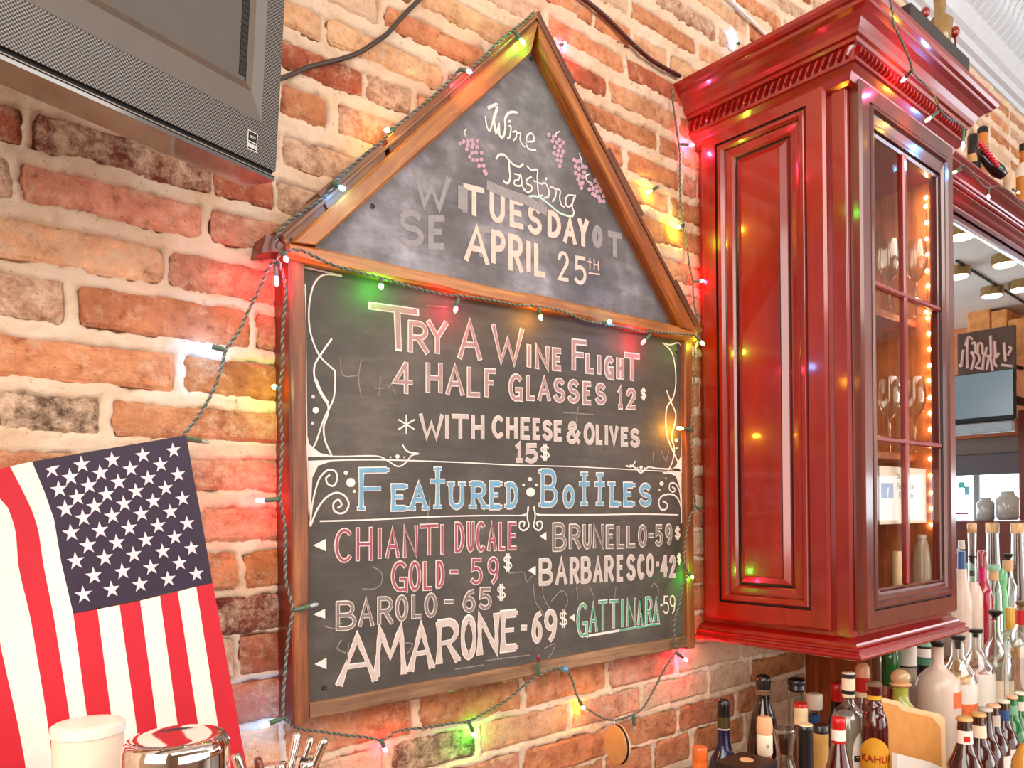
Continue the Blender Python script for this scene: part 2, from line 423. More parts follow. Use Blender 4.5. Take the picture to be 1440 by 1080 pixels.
for ri, (zb, zt, known) in enumerate(ROWS):
    ks = sorted(known); spans = []
    edges = [-.45] + [e for k in ks for e in (k[0], k[1])] + [4.35]
    for i in range(0, len(edges), 2):
        a, b = edges[i], edges[i + 1]
        a2 = a + (.0 if i == 0 else .012); b2 = b - (.012 if i < len(edges) - 2 else 0)
        L = b2 - a2
        if L < .03: continue
        n = max(1, round(L / .217)); wd = (L - (n - 1) * .012) / n
        for j in range(n):
            x0 = a2 + j * (wd + .012)
            spans.append((x0, x0 + wd, random.choice(tones if zt < 2.85 and x0 < 2.2 else 'WBMWOM')))
    for s_ in ks + spans: rects.append((s_[0], s_[1], zb, zt, s_[2]))
def fbm(x, y, seed):
    """value noise, numpy"""
    rs = np.random.RandomState(seed); tot = np.zeros_like(x); amp = 1.0; fr = 1.0; norm = 0
    for o in range(4):
        g = rs.rand(256, 256); X = x * fr; Y = y * fr
        xi = np.floor(X).astype(int); yi = np.floor(Y).astype(int); fx = X - xi; fy = Y - yi
        fx = fx * fx * (3 - 2 * fx); fy = fy * fy * (3 - 2 * fy)
        a = g[xi % 256, yi % 256]; b = g[(xi + 1) % 256, yi % 256]; c = g[xi % 256, (yi + 1) % 256]; d = g[(xi + 1) % 256, (yi + 1) % 256]
        tot += amp * ((a * (1 - fx) + b * fx) * (1 - fy) + (c * (1 - fx) + d * fx) * fy); norm += amp
        amp *= .55; fr *= 2.1
    return tot / norm
# mortar: a height field that stands level with the brick faces in the joints and laps over their edges
X0, X1, Z0, Z1, ST = -.05, 4.2, .84, 3.44, .0042
xs = np.arange(X0, X1, ST); zs = np.arange(Z0, Z1, ST)
GX, GZ = np.meshgrid(xs, zs, indexing='ij')
wx = GX + (fbm(GX * 34, GZ * 34, 3) - .5) * .014 + (fbm(GX * 120, GZ * 120, 23) - .5) * .007; wz = GZ + (fbm(GX * 34, GZ * 34, 5) - .5) * .014 + (fbm(GX * 120, GZ * 120, 25) - .5) * .007
inside = np.full(GX.shape, -1.0)
for (a, b, c, d, t) in rects:
    i0 = max(0, int((a - X0) / ST) - 3); i1 = int((b - X0) / ST) + 4; j0 = max(0, int((c - Z0) / ST) - 3); j1 = int((d - Z0) / ST) + 4
    if i1 <= 0 or j1 <= 0: continue
    sx = wx[i0:i1, j0:j1]; sz = wz[i0:i1, j0:j1]
    dd = np.minimum(np.minimum(sx - a, b - sx), np.minimum(sz - c, d - sz))
    inside[i0:i1, j0:j1] = np.maximum(inside[i0:i1, j0:j1], dd)
n1 = fbm(GX * 22, GZ * 22, 11); n2 = fbm(GX * 90, GZ * 90, 13)
lap = np.clip((inside + .0005) / .006, 0, 1)
H = -.0045 + (n1 - .5) * .010 + (n2 - .5) * .006 + lap * .016
nx, nz = GX.shape
vv = np.stack([GX.ravel(), H.ravel(), GZ.ravel()], 1)
idx = np.arange(nx * nz).reshape(nx, nz)
ff = np.stack([idx[:-1, :-1].ravel(), idx[1:, :-1].ravel(), idx[1:, 1:].ravel(), idx[:-1, 1:].ravel()], 1)
me = bpy.data.meshes.new('mortar')
me.vertices.add(len(vv)); me.vertices.foreach_set('co', vv.astype(np.float32).ravel())
me.loops.add(len(ff) * 4); me.loops.foreach_set('vertex_index', ff.astype(np.int32).ravel())
me.polygons.add(len(ff)); me.polygons.foreach_set('loop_start', np.arange(0, len(ff) * 4, 4, dtype=np.int32))
me.polygons.foreach_set('use_smooth', np.ones(len(ff), dtype=bool))
me.materials.append(M_MORTAR); me.update(calc_edges=True)
mo = bpy.data.objects.new('mortar', me); C.objects.link(mo); mo.parent = wall; mo['kind'] = 'structure'
core = MB().box(-3, 9.2, .02, .2, 0, CEIL).build('masonry_core', M_MORTAR, wall); core['kind'] = 'structure'
nb = 0
vis = [r for r in rects if not hidden(r[0], r[1], r[2], r[3]) and r[0] < 4.1 and r[1] > 0]
def dist2(r): return (max(r[0], 0) ** 2 + 1.1 + (((r[2] + r[3]) / 2 - 1.7) ** 2))
vis.sort(key=dist2)
rest = MB()
def brick_geo(mb, a, b, c, d, cx, cz, seed):
    """12-point ragged outline, chamfer ring, near-flat face"""
    r = random.Random(seed); w_ = b - a; h_ = d - c
    per = []
    nxs = 5 if w_ > .13 else 3
    for i in range(nxs): per.append((a + w_ * (i + (.12 if i == 0 else 0)) / nxs, c))
    per.append((b - w_ * .02, c))
    per += [(b, c + h_ * .2), (b, c + h_ * .8)]
    for i in range(nxs): per.append((b - w_ * (i + (.12 if i == 0 else 0)) / nxs, d))
    per.append((a + w_ * .02, d)); per += [(a, c + h_ * .8), (a, c + h_ * .2)]
    j = .0022
    per = [(x + r.uniform(-j, j), z_ + r.uniform(-j, j)) for x, z_ in per]
    n = len(per); tilt = r.uniform(-.012, .012); off = r.uniform(-.0015, .002)
    def yy(x, z_): return -.0052 + off + tilt * (x - (a + b) / 2) * .6
    back = [(x, .02, z_) for x, z_ in per]
    rim = [(x, yy(x, z_) + .0035, z_) for x, z_ in per]
    mx, mz = (a + b) / 2, (c + d) / 2
    inn = []
    for x, z_ in per:
        sx = 1 - .011 / max(w_, .03); sz = 1 - .011 / h_
        inn.append((mx + (x - mx) * sx, yy(x, z_) + r.uniform(-.0008, .0008), mz + (z_ - mz) * sz))
    V = back + rim + inn + [(mx, yy(mx, mz) - .0006, mz)]
    F = []
    for i in range(n):
        k = (i + 1) % n
        F += [(i, k, n + k, n + i), (n + i, n + k, 2 * n + k, 2 * n + i), (2 * n + i, 2 * n + k, 3 * n)]
    mb.add(V, F)
for i, (a, b, c, d, t) in enumerate(vis):
    if i < 296:
        mb = MB(); brick_geo(mb, a, b, c, d, 0, 0, i)
        loc = Vector(((a + b) / 2, 0, (c + d) / 2))
        me = bpy.data.meshes.new('brick'); me.from_pydata([tuple(Vector(p) - loc) for p in mb.v], [], mb.f)
        me.materials.append(M_BRICK); me.polygons.foreach_set('use_smooth', [False] * len(me.polygons))
        o = bpy.data.objects.new('brick', me); C.objects.link(o); o.location = loc; o.parent = wall
        rgb, wsh = TONE[t]; l_ = lin(rgb); kk = random.uniform(.86, 1.12); hh = random.uniform(-.06, .06)
        o.color = (min(1, l_[0] * kk), l_[1] * kk * (1 + hh), l_[2] * kk * (1 + hh), wsh + random.uniform(-.04, .04))
    else:
        brick_geo(rest, a, b, c, d, 0, 0, i)
if rest.v:
    o = rest.build('far_bricks', M_BRICK, wall); o['kind'] = 'stuff'; o.color = lin((190, 130, 95)) + (.3,)
print('BRICKS', len(vis))
# ------------------------------------------------------------------ chalkboard shaped like a house
YB = -.040            # chalk surface
board = thing('chalkboard', (.905, 0, 1.262), 'house-shaped chalkboard in a worn wooden frame hanging on the brick wall', 'chalkboard')
YF = -.052; YT = -.064
# chalk surfaces
def P2(u, v, Y): p = at(u, v, Y); return (p[0], Y, p[2])
MB().prism([P2(425, 372, YB), P2(425, 995, YB), P2(966, 897, YB), P2(966, 478, YB)], (0, .012, 0)).build('chalk_panel', M_SLATE_LO, board)
MB().prism([P2(440, 350, YB), P2(960, 462, YB), P2(746, 66, YB)], (0, .012, 0)).build('gable_panel', M_SLATE_HI, board)
# backing so that no brick shows through between panels
MB().prism([(.463, -.027, 1.27), (1.352, -.027, 1.27), (1.352, -.027, 1.94), (.463, -.027, 1.94)], (0, .02, 0)).build('back_board', W_RED, board)
def rail(name, quad, y0, y1, m, parent=board, jit=0, seg=10, bev=.0025):
    """wavy-edged board whose front face is quad (4 points x,z: a0 a1 along one edge, b0 b1 along the other)"""
    a0, a1, b0, b1 = quad; mb = MB(); r = random.Random(name + str(quad[0])); secs = []
    for i in range(seg + 1):
        t = i / seg
        a = [a0[k] + (a1[k] - a0[k]) * t for k in (0, 1)]; b = [b0[k] + (b1[k] - b0[k]) * t for k in (0, 1)]
        d = math.hypot(b[0] - a[0], b[1] - a[1]); ux, uz = (b[0] - a[0]) / d, (b[1] - a[1]) / d
        ja, jb = (r.uniform(-jit, jit), r.uniform(-jit, jit)) if 0 < i < seg else (0, 0)
        a = [a[0] + ux * ja, a[1] + uz * ja]; b = [b[0] + ux * jb, b[1] + uz * jb]
        secs.append([(a[0], y1, a[1]), (a[0], y0 + bev, a[1]), (a[0] + ux * bev, y0, a[1] + uz * bev), (b[0] - ux * bev, y0, b[1] - uz * bev), (b[0], y0 + bev, b[1]), (b[0], y1, b[1])])
    V = [p for s_ in secs for p in s_]; F = []
    for i in range(seg):
        for k in range(6):
            j = (k + 1) % 6; F.append((i * 6 + k, i * 6 + j, (i + 1) * 6 + j, (i + 1) * 6 + k))
    F += [tuple(range(5, -1, -1)), tuple(range(seg * 6, seg * 6 + 6))]
    mb.add(V, F); return mb.build(name, m, parent)
def q(u, v, Y=YF): p = at(u, v, Y); return (p[0], p[2])
# uprights
rail('frame_upright', ((.4565, 1.262), (.4565, 1.930), (.478, 1.266), (.478, 1.930)), YF, -.002, W_POST, jit=.0012)
rail('frame_upright', ((1.326, 1.262), (1.326, 1.925), (1.352, 1.262), (1.352, 1.930)), YF, -.002, W_POST, jit=.0012)
# side board of the box behind the left upright, red bulb light painted into it
MB().box(.4535, .4565, -.049, -.001, 1.264, 1.928).build('side_board', W_RED, board)
# bottom rail (weathered)
rail('frame_bottom_rail', (q(436, 989, -.050), q(972, 893, -.050), q(436, 1012, -.050), q(972, 909, -.050)), -.050, -.002, W_GREY, jit=.0016, seg=16)
# beam between gable and panel
rail('frame_crossbeam', (q(408, 340, -.060), q(980, 463, -.060), q(408, 362, -.060), q(980, 480, -.060)), -.060, -.01, W_BEAM, jit=.002, seg=18, bev=.004)
# gable: layered shingle boards behind, golden moulding in front
ap_in = q(745, 78, YB); bl_in = q(449, 345, YB); br_in = q(950, 456, YB)
def onp(a, b, t): return (a[0] + (b[0] - a[0]) * t, a[1] + (b[1] - a[1]) * t)
ap_f = q(757, 29, YT); el_f = q(411, 340, YT); er_f = q(981, 466, YT)
ap_g = q(746, 76, YT); gl = q(447, 344, YT); gr = q(960, 460, YT); ap_gr = q(760, 67, YT)
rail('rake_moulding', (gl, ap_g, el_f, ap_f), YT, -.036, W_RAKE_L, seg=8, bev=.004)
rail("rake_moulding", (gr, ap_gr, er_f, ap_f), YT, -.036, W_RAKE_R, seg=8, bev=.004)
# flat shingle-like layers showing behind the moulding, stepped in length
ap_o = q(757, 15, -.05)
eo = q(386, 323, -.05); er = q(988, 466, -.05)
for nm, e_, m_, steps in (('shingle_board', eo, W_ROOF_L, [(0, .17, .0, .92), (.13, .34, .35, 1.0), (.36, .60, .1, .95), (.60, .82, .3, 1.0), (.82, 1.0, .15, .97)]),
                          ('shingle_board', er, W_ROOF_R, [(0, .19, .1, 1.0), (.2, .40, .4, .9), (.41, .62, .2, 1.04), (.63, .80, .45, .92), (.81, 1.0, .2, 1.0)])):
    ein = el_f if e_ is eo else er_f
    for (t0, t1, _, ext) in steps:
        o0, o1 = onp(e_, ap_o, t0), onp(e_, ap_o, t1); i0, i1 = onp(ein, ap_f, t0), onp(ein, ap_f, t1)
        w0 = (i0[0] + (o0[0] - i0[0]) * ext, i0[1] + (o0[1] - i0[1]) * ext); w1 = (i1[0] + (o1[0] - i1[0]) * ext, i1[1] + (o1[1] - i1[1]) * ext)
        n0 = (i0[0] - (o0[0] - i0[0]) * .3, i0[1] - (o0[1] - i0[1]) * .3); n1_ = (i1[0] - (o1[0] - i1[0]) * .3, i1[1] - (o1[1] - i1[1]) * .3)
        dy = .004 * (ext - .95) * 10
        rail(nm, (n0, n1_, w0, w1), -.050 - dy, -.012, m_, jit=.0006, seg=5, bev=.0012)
    # thin batten line between shingles and moulding
    a0, a1 = onp(ein, e_, .35), onp(ap_f, ap_o, .35); b0, b1 = onp(ein, e_, .58), onp(ap_f, ap_o, .58)
    rail('roof_batten', (a0, a1, b0, b1), -.056, -.03, m_, jit=.0005, seg=8, bev=.001)
# eave block at the left, same wood colour with the red bulb light in it
p = q(376, 352, -.03)
MB().prism([(.418, -.045, 1.902), (.455, -.045, 1.912), (.455, -.045, 1.932), (.425, -.045, 1.928)], (0, .04, 0)).build('eave_block', W_RED, board)
# screws in the chalk panels
M_SCREW = simple('dull_screw', (60, 58, 56), .4, metal=.8)
for u, v in ((523.5, 290), (456, 967), (952, 494), (746, 83), (921, 402)):
    p = at(u, v, YB); MB().lathe(0, 0, [(.004, 0), (.0042, .0012), (.002, .0016), (.0008, .0010)], 10, ax=((p[0], YB, p[2]), (0, -1, 0))).build('screw', M_SCREW, board)

# ---- chalk lettering: hand strokes as thin relief on the board
def arc(cx, cy, rx, ry, a0, a1, n=10):
    return [(cx + rx * math.cos(math.radians(a0 + (a1 - a0) * i / n)), cy + ry * math.sin(math.radians(a0 + (a1 - a0) * i / n))) for i in range(n + 1)]
G = {
 'A': [[(0, 1), (.5, 0), (1, 1)], [(.2, .64), (.8, .64)]],
 'B': [[(0, 0), (0, 1)], [(0, 0), (.5, 0)] + arc(.5, .24, .38, .24, -90, 90) + [(0, .48)], [(0, .48), (.5, .48)] + arc(.5, .74, .5, .26, -90, 90) + [(0, 1)]],
 'C': [arc(.55, .5, .55, .5, -50, -310, 16)],
 'D': [[(0, 0), (0, 1)], [(0, 0), (.3, 0)] + arc(.3, .5, .7, .5, -90, 90, 12) + [(0, 1)]],
 'E': [[(1, 0), (0, 0), (0, 1), (1, 1)], [(0, .48), (.8, .48)]],
 'F': [[(1, 0), (0, 0), (0, 1)], [(0, .48), (.75, .48)]],
 'G': [arc(.55, .5, .55, .5, -50, -290, 14) + [(1, 1), (1, .6), (.6, .6)]],
 'H': [[(0, 0), (0, 1)], [(1, 0), (1, 1)], [(0, .5), (1, .5)]],
 'I': [[(.5, 0), (.5, 1)]],
 'L': [[(0, 0), (0, 1), (1, 1)]],
 'M': [[(0, 1), (.12, 0), (.5, .62), (.88, 0), (1, 1)]],
 'N': [[(0, 1), (0, 0), (1, 1), (1, 0)]],
 'O': [arc(.5, .5, .5, .5, -90, 270, 20)],
 'P': [[(0, 0), (0, 1)], [(0, 0), (.5, 0)] + arc(.5, .27, .5, .27, -90, 90) + [(0, .54)]],
 'R': [[(0, 0), (0, 1)], [(0, 0), (.5, 0)] + arc(.5, .26, .45, .26, -90, 90) + [(0, .52)], [(.45, .52), (1, 1)]],
 'S': [arc(.5, .25, .45, .25, -30, -250, 10) + arc(.5, .75, .5, .25, -90, 160, 12)],
 'T': [[(0, 0), (1, 0)], [(.5, 0), (.5, 1)]],
 'U': [[(0, 0), (0, .65)] + arc(.5, .65, .5, .35, 180, 0, 10) + [(1, 0)]],
 'V': [[(0, 0), (.5, 1), (1, 0)]],
 'W': [[(0, 0), (.27, 1), (.5, .35), (.73, 1), (1, 0)]],
 'Y': [[(0, 0), (.5, .5)], [(1, 0), (.5, .5), (.5, 1)]],
 'K': [[(0, 0), (0, 1)], [(1, 0), (.05, .55), (1, 1)]],
 '1': [[(.15, .15), (.55, 0), (.55, 1)], [(.15, 1), (.95, 1)]],
 '2': [arc(.5, .27, .48, .27, -170, 30, 10) + [(.05, 1), (1, 1)]],
 '4': [[(.7, 1), (.7, .02)], [(.66, .04), (.02, .66), (1, .66)]],
 '5': [[(.9, 0), (.15, 0), (.1, .42)] + arc(.45, .68, .52, .32, -110, 140, 12)],
 '6': [[(.88, .0), (.5, .08), (.18, .35), (.04, .66)], arc(.5, .68, .46, .32, 180, 540, 18)],
 '9': [arc(.5, .3, .46, .3, 0, 360, 18), [(.96, .32), (.92, .6), (.78, .85), (.5, 1)]],
 '$': [arc(.5, .32, .45, .18, -30, -250, 8) + arc(.5, .68, .48, .18, -90, 160, 8), [(.38, 0), (.38, 1)], [(.64, 0), (.64, 1)]],
 '-': [[(0, .5), (1, .5)]],
 '&': [[(1, 1), (.2, .25)], arc(.45, .18, .25, .18, 160, 370, 8) + [(.25, .52)], arc(.4, .75, .36, .25, 230, 10, 10) + [(1, .5)]],
 '*': [[(.5, 0), (.5, 1)], [(.05, .25), (.95, .75)], [(.95, .25), (.05, .75)]],
 't': [[(.5, 0), (.5, 1)], [(0, .33), (1, .33)]],
}
class Chalk:
    """collects ribbons in the plane y = Y; each stroke sits a hair in front of the previous one"""
    def __init__(s, Y, lift=.0004): s.mb = MB(); s.Y = Y; s.n = 0; s.lift = lift
    def ribbon(s, pix, wpx, mi=0, level=0, flare=0, closed=False):
        # pixel polyline -> board plane
        W = [at(u, v, s.Y) for u, v in pix]; P_ = [(p[0], p[2]) for p in W]
        Q = [P_[0]]
        for p in P_[1:]:
            if math.hypot(p[0] - Q[-1][0], p[1] - Q[-1][1]) > 1e-5: Q.append(p)
        if len(Q) < 2: return
        if math.hypot(Q[0][0] - Q[-1][0], Q[0][1] - Q[-1][1]) < 2e-4: closed = True; Q = Q[:-1]
        n = len(Q); dep = (W[0][0] * .647 + (W[0][1] + 1.05) * .762) / FL
        L = []; R_ = []
        for i in range(n):
            if closed: a, b, c = Q[i - 1], Q[i], Q[(i + 1) % n]
            else: a, b, c = Q[max(i - 1, 0)], Q[i], Q[min(i + 1, n - 1)]
            d1 = (b[0] - a[0], b[1] - a[1]); d2 = (c[0] - b[0], c[1] - b[1])
            if d1 == (0, 0): d1 = d2
            if d2 == (0, 0): d2 = d1
            l1 = math.hypot(*d1) or 1; l2 = math.hypot(*d2) or 1
            n1 = (-d1[1] / l1, d1[0] / l1); n2 = (-d2[1] / l2, d2[0] / l2)
            m = (n1[0] + n2[0], n1[1] + n2[1]); ml = math.hypot(*m)
            if ml < .25: m = n1; k = 1
            else:
                m = (m[0] / ml, m[1] / ml); k = min(1.7, 1 / max(.3, m[0] * n1[0] + m[1] * n1[1]))
            hw = wpx * dep / 2 * k
            if flare:
                vv_ = pix[min(i, len(pix) - 1)][1]; t = (vv_ - flare[0]) / (flare[1] - flare[0]); hw *= .85 + flare[2] * abs(2 * t - 1) ** 1.6
            L.append((b[0] + m[0] * hw, b[1] + m[1] * hw)); R_.append((b[0] - m[0] * hw, b[1] - m[1] * hw))
        if not closed:   # small end caps
            for end, o in ((0, 1), (-1, -2)):
                b = Q[end]; o_ = Q[o]; d = (b[0] - o_[0], b[1] - o_[1]); l = math.hypot(*d) or 1; e = wpx * dep * .35
                for A in (L, R_): A[end] = (A[end][0] + d[0] / l * e, A[end][1] + d[1] / l * e)
        y = s.Y - s.lift - level * .0009 - (s.n % 14) * .00005; s.n += 1
        V = [(p[0], y, p[1]) for p in L] + [(p[0], y, p[1]) for p in R_]
        F = [(i, i + 1, n + i + 1, n + i) for i in range(n - 1)]
        if closed: F.append((n - 1, 0, n, 2 * n - 1))
        s.mb.add(V, F, mi)
    def disc(s, u, v, rx, ry=None, mi=0, level=0):
        ry = ry or rx; n = 10; pts = [at(u + rx * math.cos(2 * PI * k / n), v + ry * math.sin(2 * PI * k / n), s.Y) for k in range(n)]
        y = s.Y - s.lift - level * .0009 - (s.n % 14) * .00005; s.n += 1
        s.mb.add([(p[0], y, p[2]) for p in pts], [tuple(range(n))], mi)
    def poly(s, pix, mi=0, level=0):
        pts = [at(u, v, s.Y) for u, v in pix]; y = s.Y - s.lift - level * .0009 - (s.n % 14) * .00005; s.n += 1
        s.mb.add([(p[0], y, p[2]) for p in pts], [tuple(range(len(pts)))], mi)
    def text(s, chars, wout, win=None, serif=0, flare=0):
        """chars: (char, u0, u1, vtop0, vbot0[, slope]) pixel boxes; slope: rise of the box per pixel to the right"""
        for c in chars:
            ch, u0, u1, v0, v1 = c[:5]; sl = c[5] if len(c) > 5 else 0
            ins = wout * .42
            a, b, t, d = u0 + ins, u1 - ins, v0 + ins * .9, v1 - ins * .9
            if b < a: a = b = (u0 + u1) / 2
            def mp(p): x = a + (b - a) * p[0]; return (x, t + (d - t) * p[1] + sl * (p[0] - .5) * (b - a))
            for st in G[ch]:
                pts = [mp(p) for p in st]
                if flare:  # subdivide so that a flare shows
                    sub = []
                    for i in range(len(pts) - 1):
                        for k in range(4): sub.append(tuple(pts[i][m] + (pts[i + 1][m] - pts[i][m]) * k / 4 for m in (0, 1)))
                    pts = sub + [pts[-1]]
                fl = (t, d, flare) if flare else 0
                s.ribbon(pts, wout, 0, 0, fl)
                if win: s.ribbon(pts, win, 1, 1, fl)
                if serif:
                    for e in (st[0], st[-1]):
                        if (e[1] < .02 or e[1] > .98) and ch not in 'SCGO&$5692':
                            x, y = mp(e); hw_ = serif
                            s.ribbon([(x - hw_, y - sl * hw_), (x + hw_, y + sl * hw_)], wout * .72, 0, 0)
                            if win: s.ribbon([(x - hw_, y - sl * hw_), (x + hw_, y + sl * hw_)], win * .55, 1, 1)
    def build(s, name, mats, label=None):
        o = s.mb.build(name, mats, board)
        if label: o['label'] = label
        return o
K_WHITE = chalk_mat('white_chalk', (244, 226, 216), cover=1.0)
K_PEACH = chalk_mat('peach_chalk', (236, 200, 184), (150, 130, 122), .95)
K_PINKGREY = chalk_mat('pinkish_chalk_fill', (176, 140, 138), cover=.8)
K_PINK = chalk_mat('rose_chalk_fill', (168, 92, 104), cover=.85)
K_GREY = chalk_mat('grey_chalk_fill', (140, 126, 118), cover=.6)
K_PALE = chalk_mat('pale_chalk_fill', (204, 186, 177), cover=.9)
K_BLUE = chalk_mat('light_blue_chalk_fill', (122, 168, 194), cover=.92)
K_GREEN = chalk_mat('mint_chalk_fill', (96, 172, 134), cover=.85)
K_MINT = chalk_mat('mint_white_chalk', (206, 228, 210), cover=.95)
K_GRAPE = chalk_mat('mauve_chalk', (200, 160, 172), cover=.9)
K_GHOST = chalk_mat('rubbed_out_chalk', (158, 151, 149), (106, 100, 102), .62, 260)
K_GHOST2 = chalk_mat('faint_chalk_residue', (150, 138, 126), (88, 79, 71), .5, 300)
YC = YB - .0002
# rubbed-out words under the writing
g = Chalk(YC, .0002)
g.text([('W', 580, 634, 243, 294, .25), ('I', 640, 668, 258, 300), ('S', 560, 596, 296, 346, .1), ('E', 602, 626, 304, 350), ('O', 832, 848, 318, 348), ('T', 853, 876, 327, 362, .2), ('T', 664, 690, 320, 362)], 9)
g.ribbon(spline([(688, 262), (712, 272), (740, 282), (765, 296)]), 14); g.ribbon([(650, 268), (650, 290)], 16)
g.build('rubbed_out_lettering', [K_GHOST], 'rubbed-out grey letters under the tasting date')['kind'] = 'stuff'
g = Chalk(YC, .0002)
for a in ([(479, 504), (482, 528), (503, 528)], [(508, 506), (504, 532), (508, 558)], [(535, 530), (533, 556)], [(528, 546), (540, 546)], [(545, 548), (550, 540), (556, 556)],
          [(792, 580), (835, 583)], [(813, 572), (810, 592)], [(524, 797), (536, 805), (536, 820), (526, 828), (510, 828)], [(715, 806), (735, 804)], [(737, 806), (740, 818), (748, 810)],
          [(750, 822), (752, 845), (762, 860), (768, 875)], [(762, 822), (764, 840), (772, 855)], [(775, 845), (790, 830), (798, 845), (790, 862)], [(810, 826), (812, 842)], [(830, 826), (836, 842)], [(866, 826), (864, 842)],
          [(915, 828), (920, 820), (926, 830), (924, 842)], [(480, 900), (474, 912), (486, 918)], [(490, 905), (488, 930)], [(560, 905), (580, 905), (572, 920)], [(640, 941), (680, 935)], [(683, 929), (745, 921)],
          [(765, 912), (780, 905), (776, 918), (770, 926)], [(455, 880), (470, 884), (480, 876)], [(918, 636), (918, 648)], [(930, 634), (936, 648), (940, 634)], [(600, 430), (628, 432)], [(604, 700), (600, 736)]):
    g.ribbon(spline(a, 3), 1.6)
g.build('faint_chalk_marks', [K_GHOST2], 'faint scratches and half-wiped chalk letters')['kind'] = 'stuff'
c = Chalk(YC)
c.text([('T', 651, 682, 262, 304, .25), ('U', 688, 710, 268, 313, .25), ('E', 716, 737, 281, 320, .25), ('S', 741, 762, 289, 329, .2), ('D', 769, 789, 298, 334, .25), ('A', 791, 811, 306, 343, .2), ('Y', 811, 828, 308, 347, .2)], 8)
c.text([('A', 652, 688, 318, 370, .2), ('P', 690, 711, 325, 372, .2), ('R', 714, 736, 331, 382, .2), ('I', 739, 747, 339, 383), ('L', 750, 768, 343, 389, .2)], 8.4)
c.text([('2', 783, 800, 354, 395, .15), ('5', 806, 825, 361, 400, .15)], 5.5)
c.ribbon([(829, 364), (829, 378)], 2); c.ribbon([(826, 368), (832, 369)], 2); c.ribbon([(835, 365), (835, 379)], 2); c.ribbon([(841, 368), (841, 380)], 2); c.ribbon([(835, 372), (841, 373)], 2); c.ribbon([(828, 384), (843, 386)], 2)
c.build('chalk_date', [K_PEACH], 'peach chalk lettering TUESDAY APRIL 25th')
c = Chalk(YC)
def T6(pts, ox=640, oy=130): return spline([(ox + x / 6, oy + y / 6) for x, y in pts], 5)
for pts, w_ in (([(278, 130), (320, 112), (352, 105), (345, 160), (325, 230), (345, 340)], 4.6), ([(255, 205), (262, 270), (285, 325), (305, 290), (325, 200)], 2.6), ([(345, 340), (362, 300), (368, 265)], 3.2), ([(368, 265), (372, 350), (388, 380), (410, 360), (422, 300), (420, 230), (440, 185), (480, 165), (518, 172)], 3.6),
               ([(455, 285), (470, 290), (465, 340), (455, 385), (440, 385)], 2.4), ([(485, 335), (515, 330), (512, 380), (490, 405)], 2.4), ([(520, 345), (550, 345), (545, 400), (565, 440), (585, 460)], 2.4), ([(595, 415), (660, 412), (658, 365), (635, 345), (605, 370), (596, 430), (615, 475), (650, 485), (678, 487)], 2.6),
               ([(345, 558), (370, 528), (410, 528), (450, 570), (490, 610), (540, 628), (570, 605)], 3.2), ([(450, 580), (455, 650), (462, 720), (440, 768), (408, 750)], 3.2),
               ([(500, 690), (540, 700), (530, 740), (500, 745), (500, 780), (540, 790), (560, 770), (550, 690)], 2.4), ([(555, 770), (580, 830)], 2.4), ([(640, 715), (605, 735), (600, 770), (640, 790), (640, 830), (605, 845), (580, 815)], 2.4),
               ([(605, 625), (640, 655), (690, 655), (690, 720), (695, 820), (705, 870), (735, 870)], 2.6), ([(660, 745), (735, 775)], 2.2), ([(740, 765), (765, 770), (790, 830), (785, 880), (755, 890)], 2.4), ([(770, 725), (765, 735)], 2.8),
               ([(800, 800), (830, 805), (850, 840), (840, 890), (820, 920)], 2.4), ([(850, 815), (885, 830), (880, 890), (895, 950), (920, 965)], 2.4), ([(1000, 870), (950, 870), (930, 910), (940, 960), (975, 955), (1000, 900), (1015, 870)], 2.4), ([(1000, 890), (985, 960), (1000, 1010), (990, 1045)], 2.6)):
    c.ribbon(T6(pts), w_)
c.disc(640 + 457 / 6, 130 + 245 / 6, 1.9)
c.build('chalk_script', [K_WHITE], 'white chalk script reading Wine Tasting')
c = Chalk(YC)
c.ribbon(T6([(445, 845), (480, 880), (540, 905), (600, 890), (650, 875), (720, 890), (800, 950), (870, 1010), (940, 1040), (990, 1045)]), 3)
c.build('chalk_underline', [K_MINT], 'pale green chalk swash under Tasting')
c = Chalk(YC)
for pts in (((40, 430), (70, 415), (108, 410), (140, 405), (185, 410), (105, 445), (150, 440), (95, 480), (140, 462), (182, 462), (140, 512), (175, 508), (220, 512), (120, 545), (150, 570), (182, 572), (220, 568), (200, 620), (238, 618), (245, 665), (258, 685)),
            ((788, 358), (828, 375), (818, 412), (852, 425), (875, 402), (910, 425), (835, 465), (885, 455), (832, 512), (870, 492), (908, 500), (862, 530), (895, 535), (860, 572), (890, 578), (880, 622)),
            ((1000, 570), (1025, 585), (1050, 580), (1012, 625), (1042, 645), (1075, 625), (1102, 632), (1015, 680), (1045, 700), (1088, 675), (1035, 735), (1075, 715), (1050, 770), (1072, 765), (1062, 805)),
            ((1145, 775), (1178, 745), (1210, 765), (1130, 820), (1165, 810), (1195, 795), (1225, 800), (1160, 858), (1195, 835), (1228, 828), (1180, 870), (1210, 885), (1250, 875), (1220, 915), (1252, 920))):
    for i, (x, y) in enumerate(pts): c.disc(640 + x / 6, 130 + y / 6, 2.7, 3.2)
c.build('chalk_grapes', [K_GRAPE], 'mauve chalk bunches of grapes')['kind'] = 'stuff'
c = Chalk(YC)
for pts in ([(95, 310), (78, 335), (92, 378)], [(878, 330), (852, 345), (850, 370)], [(1045, 515), (1062, 560), (1068, 600)], [(1128, 690), (1102, 705), (1110, 745), (1140, 765)]): c.ribbon(T6(pts), 1.8)
c.build('chalk_grape_stems', [K_WHITE])
